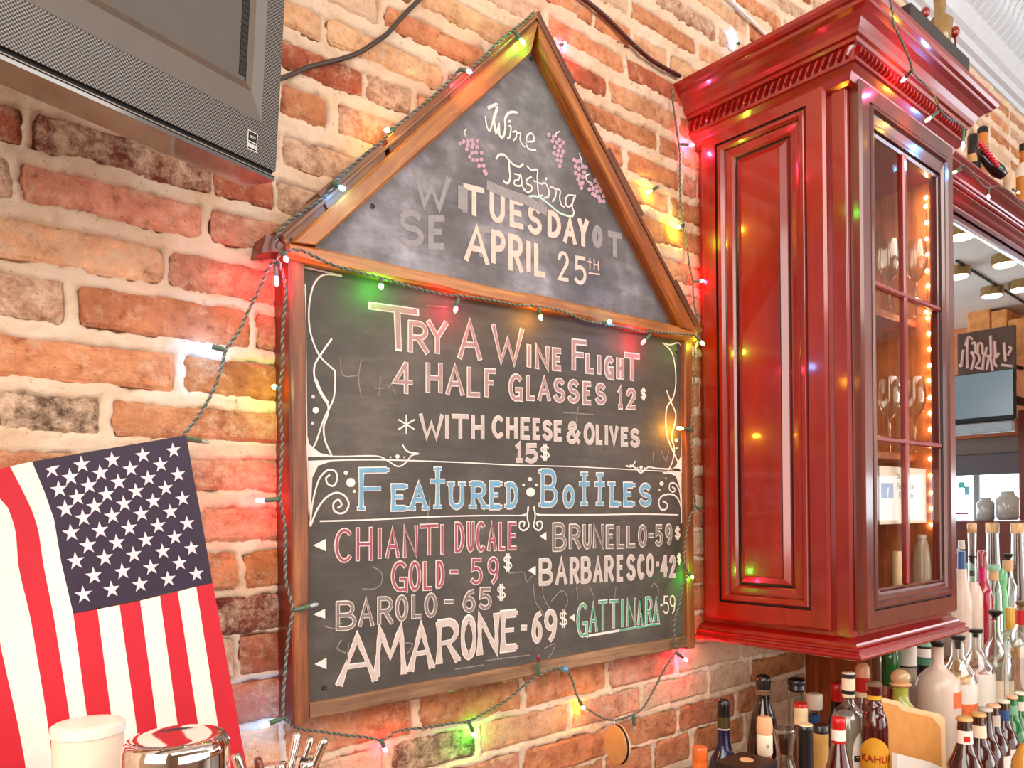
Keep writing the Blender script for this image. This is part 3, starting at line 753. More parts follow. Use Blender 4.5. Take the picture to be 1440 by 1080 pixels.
# lower panel
c = Chalk(YC)
c.ribbon([(521, 430), (586, 439)], 11); c.ribbon([(523, 430.3), (584, 438.7)], 7.6, 1, 1); c.ribbon([(558, 436), (560, 490)], 11); c.ribbon([(558, 438), (560, 488)], 7.2, 1, 1)
c.text([('R', 573, 603, 452, 497, .1), ('Y', 599, 630, 451, 498, .1), ('A', 643, 678, 450, 506, .08), ('W', 690, 737, 459, 512, .15), ('I', 740, 747, 484, 517), ('N', 751, 773, 486, 520, .1), ('E', 775, 790, 490, 521, .1),
        ('F', 803, 826, 478, 522, .1), ('L', 822, 836, 497, 525, .1), ('I', 839, 845, 499, 527), ('G', 848, 864, 501, 533, .08), ('H', 865, 878, 503, 534, .1), ('T', 876, 901, 497, 536, .12)], 8.8, 5.4)
c.text([('4', 551, 581, 508, 554, .05), ('H', 598, 622, 510, 553, .04), ('A', 626, 653, 513, 556, .04), ('L', 656, 676, 516, 558, .05), ('F', 680, 698, 519, 559, .05), ('G', 714, 735, 526, 564, .05), ('L', 739, 753, 528, 563, .05), ('A', 755, 775, 530, 564, .05),
        ('S', 777, 795, 532, 566, .05), ('S', 797, 815, 534, 567, .05), ('E', 818, 832, 537, 569, .05), ('S', 836, 853, 539, 569, .05), ('1', 867, 877, 544, 575), ('2', 879, 895, 546, 576)], 7.8, 4.6)
c.build('chalk_offer', [K_WHITE, K_PINKGREY], 'outlined pinkish chalk lettering TRY A WINE FLIGHT 4 HALF GLASSES 12')
c = Chalk(YC)
c.text([('W', 589, 624, 582, 618, .04), ('I', 625, 632, 583, 617), ('T', 634, 660, 583, 617, .03), ('H', 662, 681, 584, 618, .03), ('C', 691, 709, 585, 616), ('H', 711, 728, 587, 617, .03), ('E', 731, 746, 588, 618, .03), ('E', 748, 760, 589, 618, .03),
        ('S', 762, 777, 591, 619, .03), ('E', 778, 791, 592, 620, .03), ('&', 795, 816, 593, 624), ('O', 820, 837, 595, 625), ('L', 837, 848, 597, 625, .03), ('I', 849, 856, 598, 626), ('V', 856, 870, 599, 627), ('E', 872, 884, 601, 628, .03), ('S', 885, 900, 603, 629, .03),
        ('1', 723, 736, 622, 650), ('5', 737, 757, 624, 651)], 6.6, 4.6)
c.build('chalk_extra', [K_WHITE, K_PALE], 'white chalk lettering WITH CHEESE AND OLIVES 15')
c = Chalk(YC)
c.text([('F', 504, 545, 658, 718, -.02), ('E', 549, 571, 681, 718), ('A', 575, 602, 679, 718), ('t', 603, 627, 656, 716), ('U', 630, 653, 677, 716), ('R', 661, 685, 677, 716), ('E', 687, 704, 677, 716), ('D', 711, 729, 678, 715)], 8.6, 5.6, serif=4.2, flare=.28)
c.build('chalk_heading', [K_WHITE, K_BLUE], 'light blue outlined chalk word FEATURED')
c = Chalk(YC)
c.text([('B', 759, 785, 660, 713), ('O', 790, 809, 683, 714), ('t', 812, 830, 663, 712), ('t', 834, 852, 664, 712), ('L', 856, 871, 677, 712), ('E', 875, 891, 679, 712), ('S', 897, 917, 680, 712)], 8.6, 5.6, serif=4.2, flare=.28)
c.build('chalk_heading', [K_WHITE, K_BLUE], 'light blue outlined chalk word BOTTLES')
c = Chalk(YC)
c.text([('C', 470, 496, 743, 791, -.04), ('H', 500, 524, 741, 789, -.04), ('I', 530, 537, 742, 786), ('A', 541, 562, 741, 785, -.04), ('N', 566, 588, 739, 784, -.05), ('T', 589, 617, 737, 781, -.05), ('I', 618, 625, 737, 780),
        ('D', 638, 653, 734, 777, -.03), ('U', 655, 667, 733, 776), ('C', 668, 683, 733, 776), ('A', 684, 699, 734, 775), ('L', 700, 711, 734, 774), ('E', 713, 727, 734, 773),
        ('G', 549, 573, 789, 832), ('O', 574, 592, 789, 831), ('L', 594, 608, 789, 830, -.04), ('D', 612, 625, 788, 827), ('-', 631, 645, 800, 808), ('5', 660, 679, 785, 822), ('9', 684, 702, 783, 821)], 6.6, 3.8)
c.build('chalk_wine_line', [K_WHITE, K_PINK], 'rose outlined chalk line CHIANTI DUCALE GOLD 59')
c = Chalk(YC)
c.text([('B', 472, 501, 845, 886, -.06), ('A', 503, 526, 841, 881, -.06), ('R', 530, 553, 839, 878, -.06), ('O', 555, 574, 837, 873, -.04), ('L', 578, 593, 836, 869, -.06), ('O', 596, 615, 834, 868, -.04), ('-', 623, 638, 842, 850), ('6', 649, 669, 829, 861), ('5', 672, 692, 826, 857)], 6.6, 4)
c.build('chalk_wine_line', [K_WHITE, K_GREY], 'grey outlined chalk line BAROLO 65')
c = Chalk(YC)
c.text([('B', 776, 797, 735, 775, -.04), ('R', 799, 817, 737, 772, -.04), ('U', 818, 832, 737, 772), ('N', 833, 850, 737, 771, -.04), ('E', 851, 864, 738, 771, -.03), ('L', 866, 879, 739, 771, -.03), ('L', 880, 894, 739, 770, -.03), ('O', 896, 910, 738, 769), ('-', 910, 920, 750, 756), ('5', 920, 933, 738, 768), ('9', 934, 946, 737, 766)], 6.6, 4)
c.build('chalk_wine_line', [K_WHITE, K_GREY], 'grey outlined chalk line BRUNELLO 59')
c = Chalk(YC)
c.text([('A', 474, 530, 893, 961, -.14), ('M', 526, 571, 882, 950, -.1), ('A', 574, 610, 878, 942, -.16), ('R', 614, 646, 872, 932, -.14), ('O', 647, 670, 867, 925, -.05), ('N', 671, 701, 863, 920, -.12), ('E', 704, 727, 860, 914, -.1)], 7.6, 5, flare=.75, serif=3.2)
c.text([('6', 746, 763, 860, 904), ('9', 764, 784, 857, 902), ('-', 731, 742, 879, 886)], 8, 5)
c.build('chalk_wine_line', [K_WHITE, K_PALE], 'bold flared white chalk line AMARONE 69')
c = Chalk(YC)
c.text([('B', 757, 778, 785, 823, -.04), ('A', 780, 798, 784, 822, -.05), ('R', 800, 815, 784, 821, -.05), ('B', 816, 832, 783, 820, -.04), ('A', 833, 848, 783, 819, -.04), ('R', 849, 864, 782, 818, -.04), ('E', 866, 877, 781, 817, -.04), ('S', 880, 894, 780, 816, -.03), ('C', 895, 907, 780, 814), ('O', 907, 920, 779, 811), ('-', 921, 928, 790, 796), ('4', 928, 940, 780, 812), ('2', 940, 951, 781, 812)], 6.6, 4.6)
c.build('chalk_wine_line', [K_WHITE, K_PALE], 'solid white chalk line BARBARESCO 42')
c = Chalk(YC)
c.text([('G', 810, 827, 848, 896, -.06), ('A', 827, 841, 846, 889, -.08), ('T', 840, 855, 844, 888, -.08), ('T', 855, 870, 843, 884, -.08), ('I', 872, 878, 842, 882), ('N', 880, 895, 841, 881, -.08), ('A', 895, 905, 840, 879, -.08), ('R', 906, 918, 839, 878, -.08), ('A', 917, 928, 839, 874, -.06)], 5.4, 3)
c.ribbon([(828, 894), (927, 877)], 3.5); c.ribbon([(870, 886.5), (926, 877.5)], 2.4, 1, 1)
c.build('chalk_wine_line', [K_WHITE, K_GREEN], 'mint green outlined chalk word GATTINARA with underline')
c = Chalk(YC)
c.text([('-', 928, 932, 849, 853), ('5', 932, 941, 838, 863), ('9', 941, 950, 837, 863)], 2.2)
c.text([('$', 900, 909, 545, 563), ('$', 759, 773, 624, 648), ('$', 707, 720, 778, 804), ('$', 698, 711, 821, 845), ('$', 786, 798, 857, 883), ('$', 948, 957, 740, 759), ('$', 951, 958, 777, 794), ('*', 558, 584, 583, 611)], 2.3)
for t_ in ([(440, 767), (458, 758), (458, 775)], [(440, 864), (457, 856), (457, 870)], [(442, 934), (459, 925), (459, 941)], [(759, 754), (768, 748), (768, 760)], [(742, 802), (753, 796), (753, 809)], [(800, 868), (808, 863), (808, 874)]): c.poly(t_)
c.build('chalk_small_marks', [K_WHITE], 'white chalk dollar signs, asterisk and arrowheads')['kind'] = 'stuff'
# flourishes
c = Chalk(YC)
for pts, w_ in (([(429, 376), (455, 382), (480, 388)], 2.6), ([(478, 388), (458, 386), (446, 393), (438, 410), (434, 440), (437, 470), (449, 500), (467, 518), (471, 525), (470, 555), (465, 570), (455, 590), (444, 622), (437, 634)], 2.4),
               ([(466, 477), (452, 497), (442, 515), (443, 535), (452, 553), (461, 570), (460, 585), (455, 600), (457, 620), (466, 640)], 2.6), ([(444, 535), (451, 552), (460, 566)], 5), ([(429, 400), (430, 500), (431, 600), (433, 700), (436, 740)], 1.8),
               ([(432, 641), (480, 642), (520, 641), (536, 643), (548, 650), (560, 656), (571, 650), (578, 641), (588, 638)], 2.2), ([(566, 626), (573, 635), (588, 638)], 2.4),
               ([(433, 649), (520, 646.5), (640, 650), (720, 654), (800, 656), (860, 659), (958, 664)], 2), ([(436, 738), (438, 715), (443, 690), (450, 671), (461, 661), (471, 663), (474, 673), (469, 683), (461, 681), (458, 673), (463, 668)], 2.6),
               ([(437, 738), (446, 716), (458, 700), (472, 693), (484, 697), (490, 708), (486, 719), (477, 722), (469, 717), (469, 707), (476, 703), (480, 710), (475, 714)], 2.8),
               ([(450, 733), (520, 731), (600, 727), (680, 725), (738, 725)], 2.2), ([(755, 724), (830, 724), (900, 723), (953, 724)], 2.2),
               ([(742, 713), (741, 728), (743, 740), (736, 746), (730, 742), (731, 734), (737, 734), (736, 740)], 2.4), ([(751, 713), (752, 728), (750, 740), (757, 746), (762, 740), (760, 733), (754, 735), (756, 740)], 2.4),
               ([(743, 713), (741, 722), (732, 725)], 2), ([(750, 713), (753, 722), (762, 724)], 2),
               ([(932, 483), (942, 485), (958, 488), (958, 560), (958.5, 663)], 2.2), ([(934, 484), (944, 495), (949, 515), (950, 540), (946, 560), (937, 575), (937, 608), (944, 630), (951, 645), (956, 658)], 2.2),
               ([(937, 549), (943, 565), (950, 582), (948, 598), (944, 614), (948, 632), (945, 650), (939, 662)], 2.2), ([(880, 655), (888, 656), (893, 649)], 2.4), ([(886, 654), (893, 658), (901, 665), (911, 657), (925, 659), (955, 660)], 2.2),
               ([(958, 735), (957, 712), (950, 698), (940, 695), (930, 698), (926, 706), (929, 716), (936, 716), (938, 709), (932, 705)], 2.4), ([(957, 705), (955, 690), (949, 680), (942, 680), (941, 688), (946, 692), (949, 688), (945, 685)], 2.2), ([(932, 665), (950, 668), (957, 685), (958, 735)], 2)):
    c.ribbon(spline(pts, 4), w_)
for u, v, r_ in ((440, 558, 2.4), (443.5, 577, 4.6), (439, 595, 2.2), (486, 665, 3), (493, 678.5, 6.4), (498, 691, 2.2), (746, 692, 6.5), (736, 682, 2), (745, 674, 3), (754, 682, 2), (930, 680, 3), (936, 673, 1.2), (927, 689, 1.2), (549, 643, 1.2), (558.5, 642, 3), (568, 643, 1.2), (901, 657, 2.3), (896, 658, 1), (906, 658, 1), (951, 619, 2.4), (951, 630, 1.4)): c.disc(u, v, r_)
c.poly([(431, 608), (435, 625), (450, 637), (468, 641), (431, 641)]); c.poly([(433, 648), (468, 648), (447, 655), (439, 672), (436, 738), (434, 738)]); c.poly([(958, 664), (938, 664), (950, 670), (955, 684), (958, 700)]); c.poly([(958, 640), (950, 655), (943, 661), (958, 661)])
c.build('chalk_flourishes', [K_WHITE], 'white chalk scroll borders')['kind'] = 'stuff'
# ------------------------------------------------------------------ television, upper left
PHI = math.radians(17.25); TAU = math.radians(5.5)
TO = Vector((.371, -.2, 1.943))
TA = Vector((math.cos(PHI), math.sin(PHI), 0)); TN = Vector((math.sin(PHI), -math.cos(PHI), 0))
TU = TN * math.sin(TAU) + Vector((0, 0, math.cos(TAU))); TF = TA.cross(TU).normalized()
if TF.dot(TN) < 0: TF = -TF
def tp(s, t, d): return tuple(TO + TA * s + TU * t + TF * d)
def tbox(mb, s0, s1, t0, t1, d0, d1, mi=0):
    vs = [tp(s, t, d) for s in (s0, s1) for d in (d0, d1) for t in (t0, t1)]
    return mb.add(vs, [(0,1,3,2),(4,6,7,5),(0,4,5,1),(2,3,7,6),(0,2,6,4),(1,5,7,3)], mi)
tv = thing('television', tuple(TO), 'black flat television with perforated speaker bezel hung at the upper left above the bricks', 'television')
M_TVP = simple('charcoal_tv_plastic', (96, 86, 78), .45, var=.05, coat=.1)
M_TVG = simple('glossy_tv_underside', (70, 62, 58), .12, spec=.9, coat=.8, var=.03)
M_TVS = simple('tv_screen_glass', (96, 88, 81), .6, spec=.25, var=.04)
M_BLACK = simple('matte_black', (16, 14, 14), .6)
M_SILVER = simple('silver_lip', (130, 118, 108), .4, metal=.6)
def perf_mat():
    m, nt, b = nodes('perforated_speaker_grille')
    tc = N(nt, 'ShaderNodeTexCoord'); u = tc.outputs['UV']
    mp = N(nt, 'ShaderNodeMapping'); mp.inputs['Scale'].default_value = (275, 275, 1); nt.links.new(u, mp.inputs[0])
    def cell(off):
        a = N(nt, 'ShaderNodeVectorMath', operation='ADD'); a.inputs[1].default_value = (off, off, 0); nt.links.new(mp.outputs[0], a.inputs[0])
        f = N(nt, 'ShaderNodeVectorMath', operation='FRACTION'); nt.links.new(a.outputs[0], f.inputs[0])
        s_ = N(nt, 'ShaderNodeVectorMath', operation='SUBTRACT'); s_.inputs[1].default_value = (.5, .5, 0); nt.links.new(f.outputs[0], s_.inputs[0])
        l = N(nt, 'ShaderNodeVectorMath', operation='LENGTH'); nt.links.new(s_.outputs[0], l.inputs[0]); return l.outputs['Value']
    mn = N(nt, 'ShaderNodeMath', operation='MINIMUM'); nt.links.new(cell(0), mn.inputs[0]); nt.links.new(cell(.5), mn.inputs[1])
    nt.links.new(ramp(nt, mn.outputs[0], [(.27, (.004, .004, .004, 1)), (.33, rgba((128, 118, 110)))]), b.inputs['Base Color'])
    b.inputs['Roughness'].default_value = .4; b.inputs['Metallic'].default_value = .3
    return m
M_PERF = perf_mat()
mb = MB(); tbox(mb, -.80, 0, .001, .50, -.055, -.014); tbox(mb, -.0235, 0, .001, .50, -.014, -.002); tbox(mb, -.80, -.0235, .001, .046, -.014, -.002); mb.build('housing', M_TVG, tv)
mb = MB(); tbox(mb, -.80, -.001, -.0052, -.0042, -.045, .0006); mb.build('bottom_lip', M_SILVER, tv)
mb = MB(); tbox(mb, -.80, -.0015, -.004, .0012, -.04, -.004); mb.build('bottom_slot', M_BLACK, tv)
mb = MB(); tbox(mb, -.80, -.0005, -.0095, -.0052, -.052, -.001); mb.build('underside', M_TVG, tv)
mb = MB(); SD = .0
mb.add([tp(-.8, .0012, SD), tp(0, .0012, SD), tp(0, .0465, SD), tp(-.8, .0465, SD)], [(0, 1, 2, 3)])
mb.add([tp(-.0235, .0465, SD), tp(0, .0465, SD), tp(0, .5, SD), tp(-.0235, .5, SD)], [(0, 1, 2, 3)])
mb.add([tp(-.8, .0012, -.003), tp(0, .0012, -.003), tp(0, .5, -.003)], [])
gr_ = mb.build('speaker_grille', M_PERF, tv)
uv = gr_.data.uv_layers.new(name='UVMap')
for lp in gr_.data.loops:
    p = Vector(gr_.data.vertices[lp.vertex_index].co); uv.data[lp.index].uv = (p.dot(TA), p.dot(TU))
mb = MB()
mb.add([tp(-.8, .0465, .0003), tp(-.0235, .0465, .0003), tp(-.036, .075, -.0025), tp(-.8, .075, -.0025)], [(0, 1, 2, 3)])
mb.add([tp(-.0235, .0465, .0003), tp(-.0235, .5, .0003), tp(-.036, .5, -.0025), tp(-.036, .075, -.0025)], [(0, 1, 2, 3)])
mb.build('inner_bezel', M_TVP, tv)
mb = MB(); mb.add([tp(-.8, .075, -.0025), tp(-.036, .075, -.0025), tp(-.041, .084, -.007), tp(-.8, .084, -.007)], [(0, 1, 2, 3)])
mb.add([tp(-.036, .075, -.0025), tp(-.036, .5, -.0025), tp(-.041, .5, -.007), tp(-.041, .084, -.007)], [(0, 1, 2, 3)])
mb.build('screen_lip', simple('dark_brown_plastic', (84, 68, 54), .4), tv)
mb = MB(); tbox(mb, -.8, -.041, .084, .5, -.012, -.008); mb.build('screen', M_TVS, tv)
mb = MB()
for i in range(60):
    t = .09 + i * .0066; tbox(mb, -.0500, -.0415, t, t + .0052, -.010, -.0068)
o = mb.build('side_vent', M_BLACK, tv)
# energy label
M_STICK = simple('white_print', (232, 228, 220), .5, var=.02)
mb = MB(); a0, a1, b0, b1, hh = -.0405, -.0275, .0120, .0325, .0006
for (s0, s1, t0, t1) in ((a0, a1, b1 - .0007, b1), (a0, a1, b0, b0 + .0007), (a0, a0 + .0006, b0, b1), (a1 - .0006, a1, b0, b1), (a0, a1, .0205, .0213)): tbox(mb, s0, s1, t0, t1, hh - .0004, hh)
for i in range(8): tbox(mb, a0 + .0012 + i * .0014, a0 + .0020 + i * .0014, .0145, .019, hh - .0004, hh)
lab = mb.build('energy_label', M_STICK, tv); lab['label'] = 'white printed label'
mb = MB(); tbox(mb, a0, a1, b0, b1, .0001, .0002); mb.build('label_backing', M_BLACK, tv)
def font_mesh(txt, size, place, mat, parent, name, flip=False):
    """text as thin mesh; place(x, y) -> world point, x right, y up"""
    cu = bpy.data.curves.new('t', 'FONT'); cu.body = txt; cu.size = size; cu.resolution_u = 3; cu.align_x = 'CENTER'
    ob = bpy.data.objects.new('t', cu); C.objects.link(ob); bpy.context.view_layer.update()
    me = bpy.data.meshes.new_from_object(ob.evaluated_get(bpy.context.evaluated_depsgraph_get()))
    bpy.data.objects.remove(ob); mb = MB()
    mb.add([place((-v.co.x if flip else v.co.x), v.co.y) for v in me.vertices], [tuple(p.vertices) for p in me.polygons])
    bpy.data.meshes.remove(me)
    return mb.build(name, mat, parent)
font_mesh('eco', .0058, lambda x, y: tp((a0 + a1) / 2 + x * .9, .0250 + y, hh + .0001), M_STICK, tv, 'label_text')
# wall arm
mb = MB(); p0 = Vector(tp(-.45, .25, -.05)); mb.tube([p0, p0 + Vector((.05, .1, 0)), (p0.x + .1, -.02, p0.z)], .02, 8); mb.box(p0.x + .04, p0.x + .16, -.02, -.004, p0.z - .1, p0.z + .1)
mb.build('wall_arm', M_BLACK, tv)

# ------------------------------------------------------------------ cherry wall cabinet
cab = thing('wall_cabinet', (1.445, 0, 1.27), 'glossy red cherry wall cabinet with raised side panel and glass door', 'cabinet')
XL, XR, YF_, ZB, ZT = 1.445, 1.905, -.3434, 1.298, 2.40
def rings(mb, rects, pt):
    """rects: list of (a0,a1,b0,b1,h,mi); lofts successive rectangles; pt(a,b,h)->world; last one filled unless mi None"""
    base = len(mb.v)
    for r in rects: mb.v += [pt(r[0], r[2], r[4]), pt(r[1], r[2], r[4]), pt(r[1], r[3], r[4]), pt(r[0], r[3], r[4])]
    for i in range(len(rects) - 1):
        for k in range(4):
            j = (k + 1) % 4; mb.f.append((base + i * 4 + k, base + i * 4 + j, base + i * 4 + 4 + j, base + i * 4 + 4 + k)); mb.mi.append(rects[i + 1][5])
def inset_seq(a0, a1, b0, b1, seq):
    """seq: (inset_a, inset_b, h, mi)"""
    return [(a0 + s[0], a1 - s[0], b0 + s[1], b1 - s[1], s[2], s[3]) for s in seq]
# carcass: left side, back, right side, top, bottom (open front)
mb = MB().box(XL, XL + .018, YF_ + .0205, -.001, ZB, ZT); mb.build('side_board', M_CHERRY, cab)
mb = MB().box(XR - .018, XR, YF_ + .0205, -.001, ZB, ZT); mb.build('side_board', wood('light_cabinet_interior', (232, 160, 104), (196, 110, 60), PI / 2, .5, contrast=.4), cab)
mb = MB().box(XL + .018, XR - .018, -.012, -.001, ZB, ZT); mb.build('back_board', simple('pale_cabinet_back', (214, 150, 106), .6), cab)
mb = MB().box(XL + .0185, XR - .0185, YF_ + .0205, -.0125, ZB + .001, ZB + .018); mb.build('bottom_board', M_ORANGEWOOD, cab)
mb = MB().box(XL + .0185, XR - .0185, YF_ + .0205, -.0125, ZT - .1, ZT - .001); mb.build('top_board', M_CHERRY_H, cab)
mb = MB().box(XL, XL + .030, YF_, YF_ + .02, ZB, ZT, bev=.002).box(XR - .03, XR, YF_, YF_ + .02, ZB, ZT).box(XL + .0302, XR - .0302, YF_, YF_ + .02, ZB, ZB + .03).box(XL + .0302, XR - .0302, YF_, YF_ + .02, ZT - .1, ZT)
mb.build('face_frame', M_CHERRY, cab)
for z_ in (1.66, 1.97):
    MB().box(XL + .019, XR - .019, -.29, -.013, z_, z_ + .016, bev=.002).build('shelf', M_ORANGEWOOD, cab)
# raised side panel (a door-like slab on the left flank)
def sp(a, b, h): return (XL - h, a, b)
mb = MB(); seq = [(0, 0, 0, 0), (.0, .0, .013, 0), (.005, .005, .018, 0), (.038, .038, .018, 0), (.0395, .0395, .0145, 1), (.042, .042, .0145, 1), (.045, .045, .019, 0), (.052, .051, .0185, 0), (.058, .056, .013, 0), (.0595, .0575, .0105, 1), (.064, .062, .0105, 0), (.074, .072, .009, 0), (.079, .077, .0055, 0), (.081, .079, .003, 1), (.0845, .082, .003, 1), (.0865, .084, .006, 0), (.099, .0965, .0125, 0), (.100, .0975, .0145, 1), (.1015, .099, .0145, 0), (.144, .45, .0145, 0)]
rings(mb, inset_seq(-.309, -.022, 1.315, 2.381, seq[:-1]), sp)
n0 = len(mb.v) - 4; mb.f.append((n0, n0 + 1, n0 + 2, n0 + 3)); mb.mi.append(0)
mb.build('side_panel', [M_CHERRY, M_GLAZE], cab)
# corner post strip
MB().box(XL - .004, XL - .0002, YF_ + .001, -.315, ZB + .01, ZT - .02, bev=.001).build('corner_strip', M_CHERRY, cab)
# glazed door
DX0, DX1, DZ0, DZ1, DY = 1.456, 1.899, 1.318, 2.367, -.3434
door = thing('glass_door', (DX0, DY, DZ0), None, None); door.parent = cab; door.location = Vector((DX0, DY, DZ0)) - Vector(cab.location)
def dp(a, b, h): return (a, DY - .001 - h, b)
mb = MB(); R1 = [(DX0, DX1, DZ0, DZ1, 0, 0), (DX0, DX1, DZ0, DZ1, .017, 0), (DX0 + .004, DX1 - .004, DZ0 + .004, DZ1 - .004, .022, 0), (DX0 + .0345, DX1 - .034, DZ0 + .0365, DZ1 - .034, .022, 0),
                 (DX0 + .036, DX1 - .0355, DZ0 + .038, DZ1 - .0355, .018, 1), (DX0 + .038, DX1 - .037, DZ0 + .040, DZ1 - .037, .018, 1), (DX0 + .040, DX1 - .039, DZ0 + .043, DZ1 - .040, .026, 0), (DX0 + .043, DX1 - .042, DZ0 + .050, DZ1 - .046, .026, 0),
                 (DX0 + .046, DX1 - .045, DZ0 + .053, DZ1 - .048, .021, 0), (DX0 + .047, DX1 - .046, DZ0 + .054, DZ1 - .050, .019, 1), (DX0 + .051, DX1 - .052, DZ0 + .062, DZ1 - .064, .015, 0), (DX0 + .053, DX1 - .054, DZ0 + .066, DZ1 - .068, .017, 0), (DX0 + .055, DX1 - .056, DZ0 + .070, DZ1 - .074, .016, 0), (DX0 + .056, DX1 - .057, DZ0 + .072, DZ1 - .076, .010, 1), (DX0 + .058, DX1 - .060, DZ0 + .076, DZ1 - .082, .008, 0), (DX0 + .058, DX1 - .060, DZ0 + .076, DZ1 - .082, -.004, 0)]
rings(mb, R1, dp); mb.build('door_frame', [M_CHERRY_F, M_GLAZE], door)
gx0, gx1, gz0, gz1 = DX0 + .058, DX1 - .060, DZ0 + .076, DZ1 - .082
mx0, mx1 = 1.655, 1.669; hz = ((1.683, 1.695), (1.986, 1.998))
MB().box(mx0, mx1, DY - .017, DY - .003, gz0, gz1, bev=.003).build('muntin', M_CHERRY, door)
for a, b in hz: MB().box(gx0, gx1, DY - .0165, DY - .004, a, b, bev=.003).build('muntin', M_CHERRY_H, door)
M_PANE = glass('cabinet_pane_glass', (252, 250, 246), .03, tint=.07, base=.015)
for (xa, xb) in ((gx0, mx0), (mx1, gx1)):
    for (za, zb_) in ((gz0, hz[0][0]), (hz[0][1], hz[1][0]), (hz[1][1], gz1)):
        MB().box(xa, xb, DY - .0085, DY - .0065, za, zb_).build('pane', M_PANE, door)
# mouldings swept round the cabinet and on along the soffit
def sweep(path, prof, m, name, parent, smooth=False):
    """path: xy points; prof: (outset, z); outward = left-hand side of travel turned right"""
    mb = MB(); n = len(prof); V = []
    for i, p in enumerate(path):
        def nrm(a, b):
            d = (b[0] - a[0], b[1] - a[1]); l = math.hypot(*d); return (d[1] / l, -d[0] / l)
        if i == 0: m_ = nrm(path[0], path[1])
        elif i == len(path) - 1: m_ = nrm(path[-2], path[-1])
        else:
            a = nrm(path[i - 1], p); b = nrm(p, path[i + 1]); s_ = 1 + a[0] * b[0] + a[1] * b[1]
            m_ = ((a[0] + b[0]) / s_, (a[1] + b[1]) / s_)
        # travelling toward -y, outward is -x: normal (dy,-dx) of (0,-1) = (-1,0)
        for o, z_ in prof: V.append((p[0] + m_[0] * o, p[1] + m_[1] * o, z_))
    F = []
    for i in range(len(path) - 1):
        for k in range(n):
            j = (k + 1) % n; F.append((i * n + k, (i + 1) * n + k, (i + 1) * n + j, i * n + j))
    F += [tuple(range(n)), tuple(range(len(V) - 1, len(V) - n - 1, -1))]
    mb.add(V, F); return mb.build(name, m, parent, smooth)
SOFY = -.185
PATH = [(XL, -.001), (XL, YF_), (XR, YF_), (XR, SOFY + .001)]
CP = [(-.005, 2.352), (.006, 2.352), (.014, 2.358), (.020, 2.370), (.030, 2.378), (.036, 2.379), (.036, 2.385), (.030, 2.388), (.030, 2.410), (.038, 2.413), (.040, 2.419), (.046, 2.421), (.049, 2.430), (.056, 2.440), (.066, 2.448), (.076, 2.452), (.077, 2.458), (.084, 2.460), (.088, 2.466), (.089, 2.474), (-.005, 2.474)]
sweep(PATH, CP, M_CHERRY_H, 'crown_moulding', cab)
BPR = [(-.002, 1.268), (.028, 1.268), (.0325, 1.270), (.034, 1.274), (.0325, 1.278), (.027, 1.280), (.0255, 1.283), (.027, 1.286), (.0265, 1.289), (.020, 1.2915), (.0175, 1.294), (.0165, 1.298), (.010, 1.301), (.003, 1.304), (.0, 1.306), (-.002, 1.306)]
sweep(PATH[:3] + [(XR, -.02)], BPR, M_CHERRY_H, 'base_moulding', cab)
MB().box(XL + .005, XR - .002, YF_ + .005, -.005, 1.285, 1.297).build('under_board', M_ORANGEWOOD, cab)
def rope(name, a, b, out, zc, n, parent, thick=.011):
    """twisted rope bead between a and b (xy), bulging along out"""
    mb = MB(); L = math.hypot(b[0] - a[0], b[1] - a[1]); tx, ty = (b[0] - a[0]) / L, (b[1] - a[1]) / L; st = L / n
    for i in range(n):
        c = (a[0] + tx * st * (i + .5), a[1] + ty * st * (i + .5)); V = []
        for (s_, h) in ((-.9, -1), (-.1, -1), (.9, 1), (.1, 1)):
            V.append((c[0] + tx * st * s_ * .62, c[1] + ty * st * s_ * .62, zc + h * thick))
        for (s_, h) in ((-.5, -.6), (-.15, -.6), (.5, .6), (.15, .6)):
            V.append((c[0] + tx * st * s_ * .62 + out[0] * .0105, c[1] + ty * st * s_ * .62 + out[1] * .0105, zc + h * thick))
        mb.add(V, [(0, 1, 5, 4), (1, 2, 6, 5), (2, 3, 7, 6), (3, 0, 4, 7), (4, 5, 6, 7)])
    return mb.build(name, M_CHERRY_H, parent)
rope('rope_bead', (XL - .030, -.004), (XL - .030, YF_ - .030), (-1, 0), 2.399, 24, cab)
rope('rope_bead', (XL - .030, YF_ - .030), (XR + .030, YF_ - .030), (0, -1), 2.399, 34, cab)
# soffit and its crown, running right from the cabinet over the mirror
sof = thing('bar_soffit', (XR, 0, 2.42), 'cherry wood soffit with rope-trimmed crown running right from the cabinet above the mirror', 'soffit')
MB().box(XR + .001, 4.6, SOFY, -.001, 2.418, 2.462).build('fascia', M_CHERRY_H, sof)
sweep([(XR + .09, SOFY), (4.6, SOFY)], [(o_, 2.474 - (2.474 - z_) * .45) for o_, z_ in CP], M_CHERRY_H, 'crown_moulding', sof)
rope('rope_bead', (XR + .05, SOFY - .030), (3.9, SOFY - .030), (0, -1), 2.4402, 190, sof, .0055)
MB().box(XR + .001, 4.6, SOFY - .003, SOFY + .010, 2.411, 2.418).build('lower_trim', M_CHERRY_H, sof)

# ------------------------------------------------------------------ mirror behind the bar
mm, nt, b = nodes('bar_mirror_silver'); b.inputs['Metallic'].default_value = 1; b.inputs['Base Color'].default_value = (.88, .93, .95, 1); b.inputs['Roughness'].default_value = .012
mir = thing('bar_mirror', (1.93, -.16, .96), 'large bar mirror right of the cabinet reflecting ceiling lights and windows', 'mirror')
MB().box(1.93, 4.6, -.170, -.162, .96, 2.410).build('mirror_glass', mm, mir)
MB().box(1.935, 4.59, -.161, -.004, .94, 2.410).build('backing', M_BLACK, mir)
MB().box(1.88, 1.93, -.178, -.004, .862, 2.333, bev=.004).build('wood_stile', M_ORANGEWOOD, mir)

